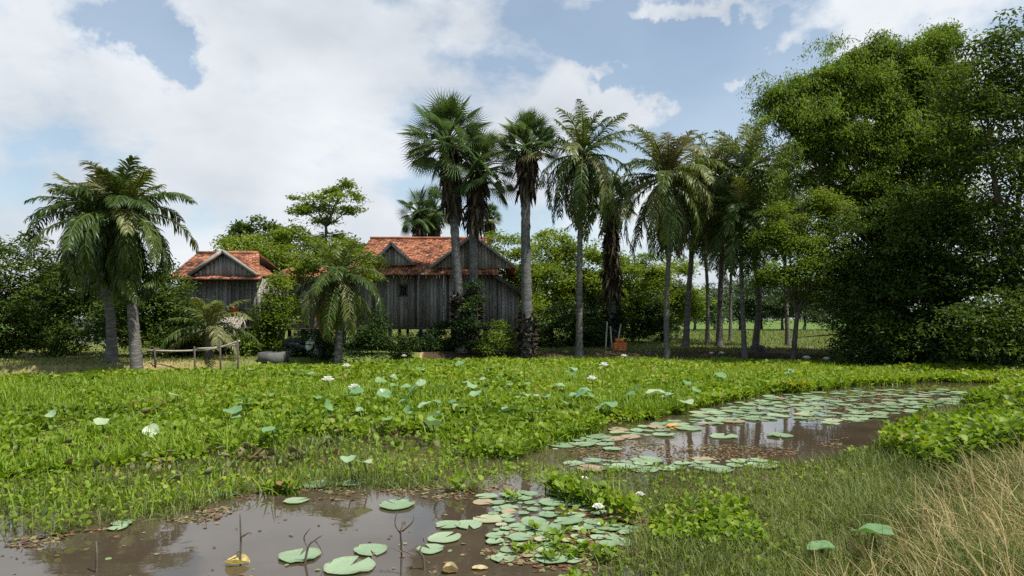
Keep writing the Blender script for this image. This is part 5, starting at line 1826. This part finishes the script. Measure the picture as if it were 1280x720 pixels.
front_rim = [tuple(G(*p)[:2]) for p in ((690, 578), (760, 574), (960, 574), (990, 584), (850, 592), (740, 590))]
tries = cnt = 0
pl2 = list(placed)
lab2 = {0: 'green pad in the dense sheet of pads on the far pool', 1: 'pale whitish pad in the dense sheet of pads on the far pool', 2: 'browned pad in the dense sheet of pads on the far pool'}
while tries < 30000 and cnt < 205:
    tries += 1
    px, py = rng.uniform(680, 1300), 482 + 108 * rng.random()
    g = G(px, py)
    a_, b_ = inpoly([g[0]], [g[1]], thick)[0], inpoly([g[0]], [g[1]], front_rim)[0]
    if not (a_ or b_):
        continue
    if b_ and not a_ and rng.random() < 0.5:
        continue
    rad = rng.uniform(0.11, 0.27)
    if any((g[0] - q0) ** 2 + (g[1] - q1) ** 2 < (0.66 * (rad + q2)) ** 2 for q0, q1, q2 in placed):
        continue
    q = rng.random()
    s = 0 if q < 0.55 else (1 if q < 0.93 else 2)
    lb = lab2[s] if a_ else {0: 'green pad caught at the grassy front rim of the far pool', 1: 'pale pad caught at the grassy front rim of the far pool', 2: 'browned pad caught at the grassy front rim of the far pool'}[s]
    lily_pad_w(g[0], g[1], rad, random.choice([GREEN, PALE, BROWN][s]), lb, FG)
    cnt += 1

sp_ = MB()
V0, Q0, T0 = pad_mesh(560, 0.35)
V1, Q1, T1 = pad_mesh(563, 0.5)
xs_, ys_p = visible_points(40000, 6.0, 21)
okp = inpoly(xs_, ys_p, thick) | (inpoly(xs_, ys_p, front_rim) & (rng.random(len(xs_)) < 0.6)) | (inpoly(xs_, ys_p, raft) & (rng.random(len(xs_)) < 0.3))
okp &= fbm(xs_ * 1.2, ys_p * 1.2, 81) > 0.42
xs_, ys_p = xs_[okp], ys_p[okp]
if len(xs_) > 520:
    pk = rng.permutation(len(xs_))[:520]
    xs_, ys_p = xs_[pk], ys_p[pk]
ns_ = len(xs_)
rr_ = rng.uniform(0.035, 0.10, ns_) * np.where(ys_p < 9, 0.6, 1.0)
hf = ns_ // 2
for sl, (VV, QQ, TT) in ((slice(0, hf), (V0, Q0, T0)), (slice(hf, ns_), (V1, Q1, T1))):
    m0 = len(xs_[sl])
    sp_.scatter(VV, QQ, TT, np.stack([xs_[sl], ys_p[sl], 0.006 + 0.002 * rng.random(m0)], 1), az=rng.random(m0) * 6.283, sx=rr_[sl], sy=rr_[sl], sz=rr_[sl], r=np.clip(rng.normal(size=m0) * 0.2 + 0.55, 0, 1))
tag(sp_.build('small_lily_pads', M['pad_small'], smooth=True), 'sheet of many small lily pads filling in between the large pads', 'lily pads', kind='stuff')

# ------------------------------------------------------------------ lotus leaves on stalks and white flowers
def lotus_mesh(seed):
    r_ = np.random.default_rng(seed)
    n = 20
    th = np.linspace(0, 2 * math.pi, n, endpoint=False)
    ph = r_.random(4) * 6.28
    V = [(0, 0, -0.06)]
    for f_, zz in ((0.45, -0.03), (0.85, 0.06), (1.0, 0.09)):
        for t in th:
            q = f_ * (1 + 0.06 * math.sin(3 * t + ph[0]) + 0.03 * math.sin(5 * t + ph[1]))
            z = zz + 0.16 * f_ * f_ * math.sin(2 * t + ph[2]) + 0.06 * f_ * math.sin(5 * t + ph[3])
            V.append((q * math.cos(t), q * math.sin(t), z))
    T = [(0, 1 + i, 1 + (i + 1) % n) for i in range(n)]
    Q = []
    for k in range(2):
        o = 1 + k * n
        Q += [(o + i, o + n + i, o + n + (i + 1) % n, o + (i + 1) % n) for i in range(n)]
    return V, Q, T


LOTUS = [make_proto('leaf_blade', *lotus_mesh(700 + i), M['lotus'], [0.4, 0.6, 0.75, 0.95, 0.5, 0.85][i]) for i in range(6)]  # palest tones put the sky's glint on the blades into their colour
stem_b = MB().tube(curve([(0, 0, -1), (0.04, 0.02, -0.5), (0, 0, 0)], 6), 0.012, n=5)
STEM = stem_b.build('stem', M['stem'], smooth=True)
STEM_ME = STEM.data
bpy.data.objects.remove(STEM)


def lotus(x, y, z, rad, kind, label, group, tilt=0.25, az=None):
    root = thing('lotus_leaf', label, 'lotus leaf', (x, y, max(gz(x, y), 0)), group)
    b_ = bpy.data.objects.new('leaf_blade', LOTUS[kind])
    COL.objects.link(b_)
    b_.parent = root
    b_.location = (0, 0, z)
    b_.scale = (rad, rad, rad)
    b_.rotation_euler = (rng.normal() * tilt, rng.normal() * tilt, rng.random() * 6.28)
    s_ = bpy.data.objects.new('stem', STEM_ME)
    COL.objects.link(s_)
    s_.parent = root
    s_.location = (0, 0, z - 0.02)
    s_.scale = (1, 1, z + 0.1)


LG = 'lotus leaves standing in the floating plants'
big = [(1092, 664, 48, 0.3, 0, 'large pale lotus leaf standing by the dry grass'), (1027, 684, 34, 0.2, 4, 'lotus leaf tilted low left of the large one by the dry grass'),
       (820, 491, 28, 0.36, 3, 'whitish lotus leaf by the left rim of the far pool'), (836, 494, 18, 0.33, 3, 'smaller whitish lotus leaf right of its twin by the far pool'),
       (455, 577, 22, 0.32, 3, 'whitish lotus leaf above the near water rim'), (436, 573, 20, 0.34, 5, 'upright pale lotus leaf at the near mat front'),
       (857, 502, 22, 0.3, 3, 'bright lotus leaf at the tip of the mat by the far pool'), (380, 466, 26, 0.35, 1, 'wide lotus leaf at the back left by the yard'), (320, 462, 22, 0.3, 1, 'lotus leaf right at the shaded yard edge')]
for px, py, w, z, k, lb in big:
    g = G(px, py, z)
    lotus(g[0], g[1], z, w / F * g[1] / 2, k, lb, LG, tilt=0.10)
lot = {0: 'green lotus leaf standing in the bright plants of the middle mat', 1: 'pale lotus leaf standing in the bright plants of the middle mat',
       2: 'green lotus leaf standing in the far back of the plant mat', 3: 'pale lotus leaf standing in the far back of the plant mat',
       4: 'green lotus leaf among the plants at the left of the mat', 5: 'pale lotus leaf among the plants at the left of the mat'}
cnt = tries = 0
while cnt < 104 and tries < 5000:
    tries += 1
    px, py = (rng.normal() * 130 + 620, rng.normal() * 20 + 486) if rng.random() < 0.6 else (rng.uniform(60, 1100), rng.uniform(450, 540))
    if not (448 < py < 560) or (px < 350 and rng.random() < 0.35):
        continue
    z = rng.uniform(0.25, 0.42)
    g = G(px, py, z)
    if not mat_mask(np.array([g[0]]), np.array([g[1]]))[0] or g[1] > shore(g[0]) - 0.6:
        continue
    pale = rng.random() < 0.4
    zn = 4 if px < 350 else (2 if py < 470 else 0)
    lotus(g[0], g[1], z, rng.uniform(0.09, 0.19), random.choice([2, 3, 5] if pale else [0, 1, 4]), lot[zn + (1 if pale else 0)], LG, tilt=0.3)
    cnt += 1


def flower_mesh():
    mb = MB()
    for ring, (n, pit, ln) in enumerate(((7, 20, 0.13), (7, 48, 0.12), (5, 70, 0.10))):
        a = np.arange(n) * 2 * math.pi / n + ring * 0.4
        mb.scatter(ROUND_V, ROUND_Q, None, np.zeros((n, 3)), az=a, pitch=R(pit), sx=ln * 0.5, sy=ln, sz=ln * 2, r=rng.random(n))
    o = mb.build('petals', M['petal'], smooth=True)
    me = o.data
    bpy.data.objects.remove(o)
    return me


FLOWER = flower_mesh()
fl_px = [(895, 441, 1.7, 'white lotus flowers cluster nearest the grove, tallest bloom'), (902, 443, 1.5, 'white lotus bloom right of the tallest one before the grove'), (889, 443, 1.3, 'white lotus bloom left of the tallest one before the grove'),
         (1008, 449, 1.6, 'white lotus bloom before the leaning trunk'), (1033, 450, 1.4, 'white lotus bloom before the huge dark tree'), (755, 458, 1.6, 'white lotus bloom in the mat below the orange bricks'), (740, 475, 1.3, 'white lotus bloom low in the middle mat'),
         (780, 446, 1.3, 'white lotus bloom in front of the grey posts'), (433, 459, 1.4, 'white lotus bloom below the young coconut palm'), (410, 477, 1.6, 'white lotus bloom in the left of the mat'), (443, 486, 1.3, 'white lotus bloom among pale leaves left of centre'),
         (505, 446, 1.3, 'white lotus bloom below the stilt house bush'), (730, 600, 0.5, 'tiny white flower in the strip grass'), (748, 636, 0.6, 'small white water lily flower on the pad raft'), (800, 620, 0.5, 'tiny cream flower by the bright leafy clump')]
for px, py, s, lb in fl_px:
    z = 0.42 if py < 560 else 0.1
    g = G(px, py, z)
    root = thing('lotus_flower', lb, 'flower', (g[0], g[1], 0), 'white flowers over the pond')
    b_ = bpy.data.objects.new('petals', FLOWER)
    COL.objects.link(b_)
    b_.parent = root
    b_.location = (0, 0, z)
    b_.scale = (s, s, s)
    s_ = bpy.data.objects.new('stem', STEM_ME)
    COL.objects.link(s_)
    s_.parent = root
    s_.location = (0, 0, z)
    s_.scale = (1, 1, z + 0.05)


# ------------------------------------------------------------------ twigs and fallen leaves on the near water
def twig(label, strokes, Yz=None):
    """strokes: lists of pixel points, the first starting at the water; all at the depth of the first"""
    b0 = strokes[0][0]
    g = G(*b0)
    mb = MB()
    for i, st_ in enumerate(strokes):
        pts = [P(p[0], p[1], g[1] + rng.normal() * 0.03 * (k_ > 0)) for k_, p in enumerate(st_)]
        if i == 0:
            pts[0] = pts[0] - np.array([0, 0, 0.15])
        path = curve(pts, 4 * len(pts))
        w = 0.012 if i == 0 else 0.007
        mb.tube(path, np.linspace(w, w * 0.45, len(path)), n=6, rough=0.1)
    return tag(mb.build('dead_twig', M['twig'], origin=(g[0], g[1], 0), smooth=True), label, 'twig', 'dead twigs in the near water')


twig('tall forked dead twig standing in the near water', [[(501, 719), (502, 690), (501, 665), (506, 650)], [(501, 668), (494, 655), (496, 640)], [(503, 664), (516, 652), (517, 641)], [(502, 690), (488, 684)], [(503, 688), (520, 694)]])
twig('crooked twig crossing a lily pad right of the forked twig', [[(532, 712), (529, 698), (524, 690), (530, 678)], [(524, 690), (516, 685)], [(530, 678), (529, 672)], [(529, 698), (536, 704)]])
twig('thin upright twig behind the yellow floating leaf', [[(300, 704), (301, 675), (300, 643)], [(301, 672), (311, 666), (314, 668)], [(300, 688), (288, 697)]])
twig('short pale stick at the left of the near water', [[(120, 714), (121, 695), (120, 677)], [(121, 680), (126, 676)]])
twig('low branching twig left of the biggest lily pad', [[(378, 704), (385, 685), (394, 675), (404, 668)], [(385, 685), (380, 672), (388, 660)], [(394, 675), (400, 684), (404, 694)]])
twig('bent root lying at the far rim of the near water', [[(538, 636), (546, 628), (554, 626), (562, 634)], [(546, 628), (540, 622)]])


def fallen(name, label, px, py, w, mat, curl, seed):
    r_ = np.random.default_rng(seed)
    g = G(px, py)
    s = w / F * g[1]
    nu, nv = 8, 6
    V = []
    for j in range(nv):
        for i in range(nu):
            u, v = i / (nu - 1), j / (nv - 1) - 0.5
            wd = math.sin(math.pi * (0.06 + 0.9 * u)) ** 0.8
            V.append((s * (u - 0.5), s * v * wd * 0.75, 0.01 + curl * s * (abs(v) * 2) ** 2 * wd + curl * s * 0.8 * (u - 0.5) ** 2 + r_.normal() * s * 0.02))
    Q = [(j * nu + i, j * nu + i + 1, (j + 1) * nu + i + 1, (j + 1) * nu + i) for j in range(nv - 1) for i in range(nu - 1)]
    mb = MB().add(np.array(V) + g, Q, r=r_.random(len(V)))
    tag(mb.build(name, M[mat], origin=g, smooth=True), label, 'leaf', 'fallen leaves on the water')


fallen('fallen_leaf', 'curled yellow leaf floating before the thin upright twig', 297, 706, 30, 'yellow', 0.3, 1)
fallen('fallen_leaf', 'upright torn tan leaf at the bottom of the near water', 563, 717, 19, 'tan_leaf', 0.6, 2)
fallen('fallen_leaf', 'orange leaf on the dark water of the far pool', 845, 534, 24, 'orange_leaf', 0.12, 3)
fallen('fallen_leaf', 'flat tan leaf near the front of the pad raft', 600, 712, 20, 'tan_leaf', 0.12, 4)

bpy.context.view_layer.update()
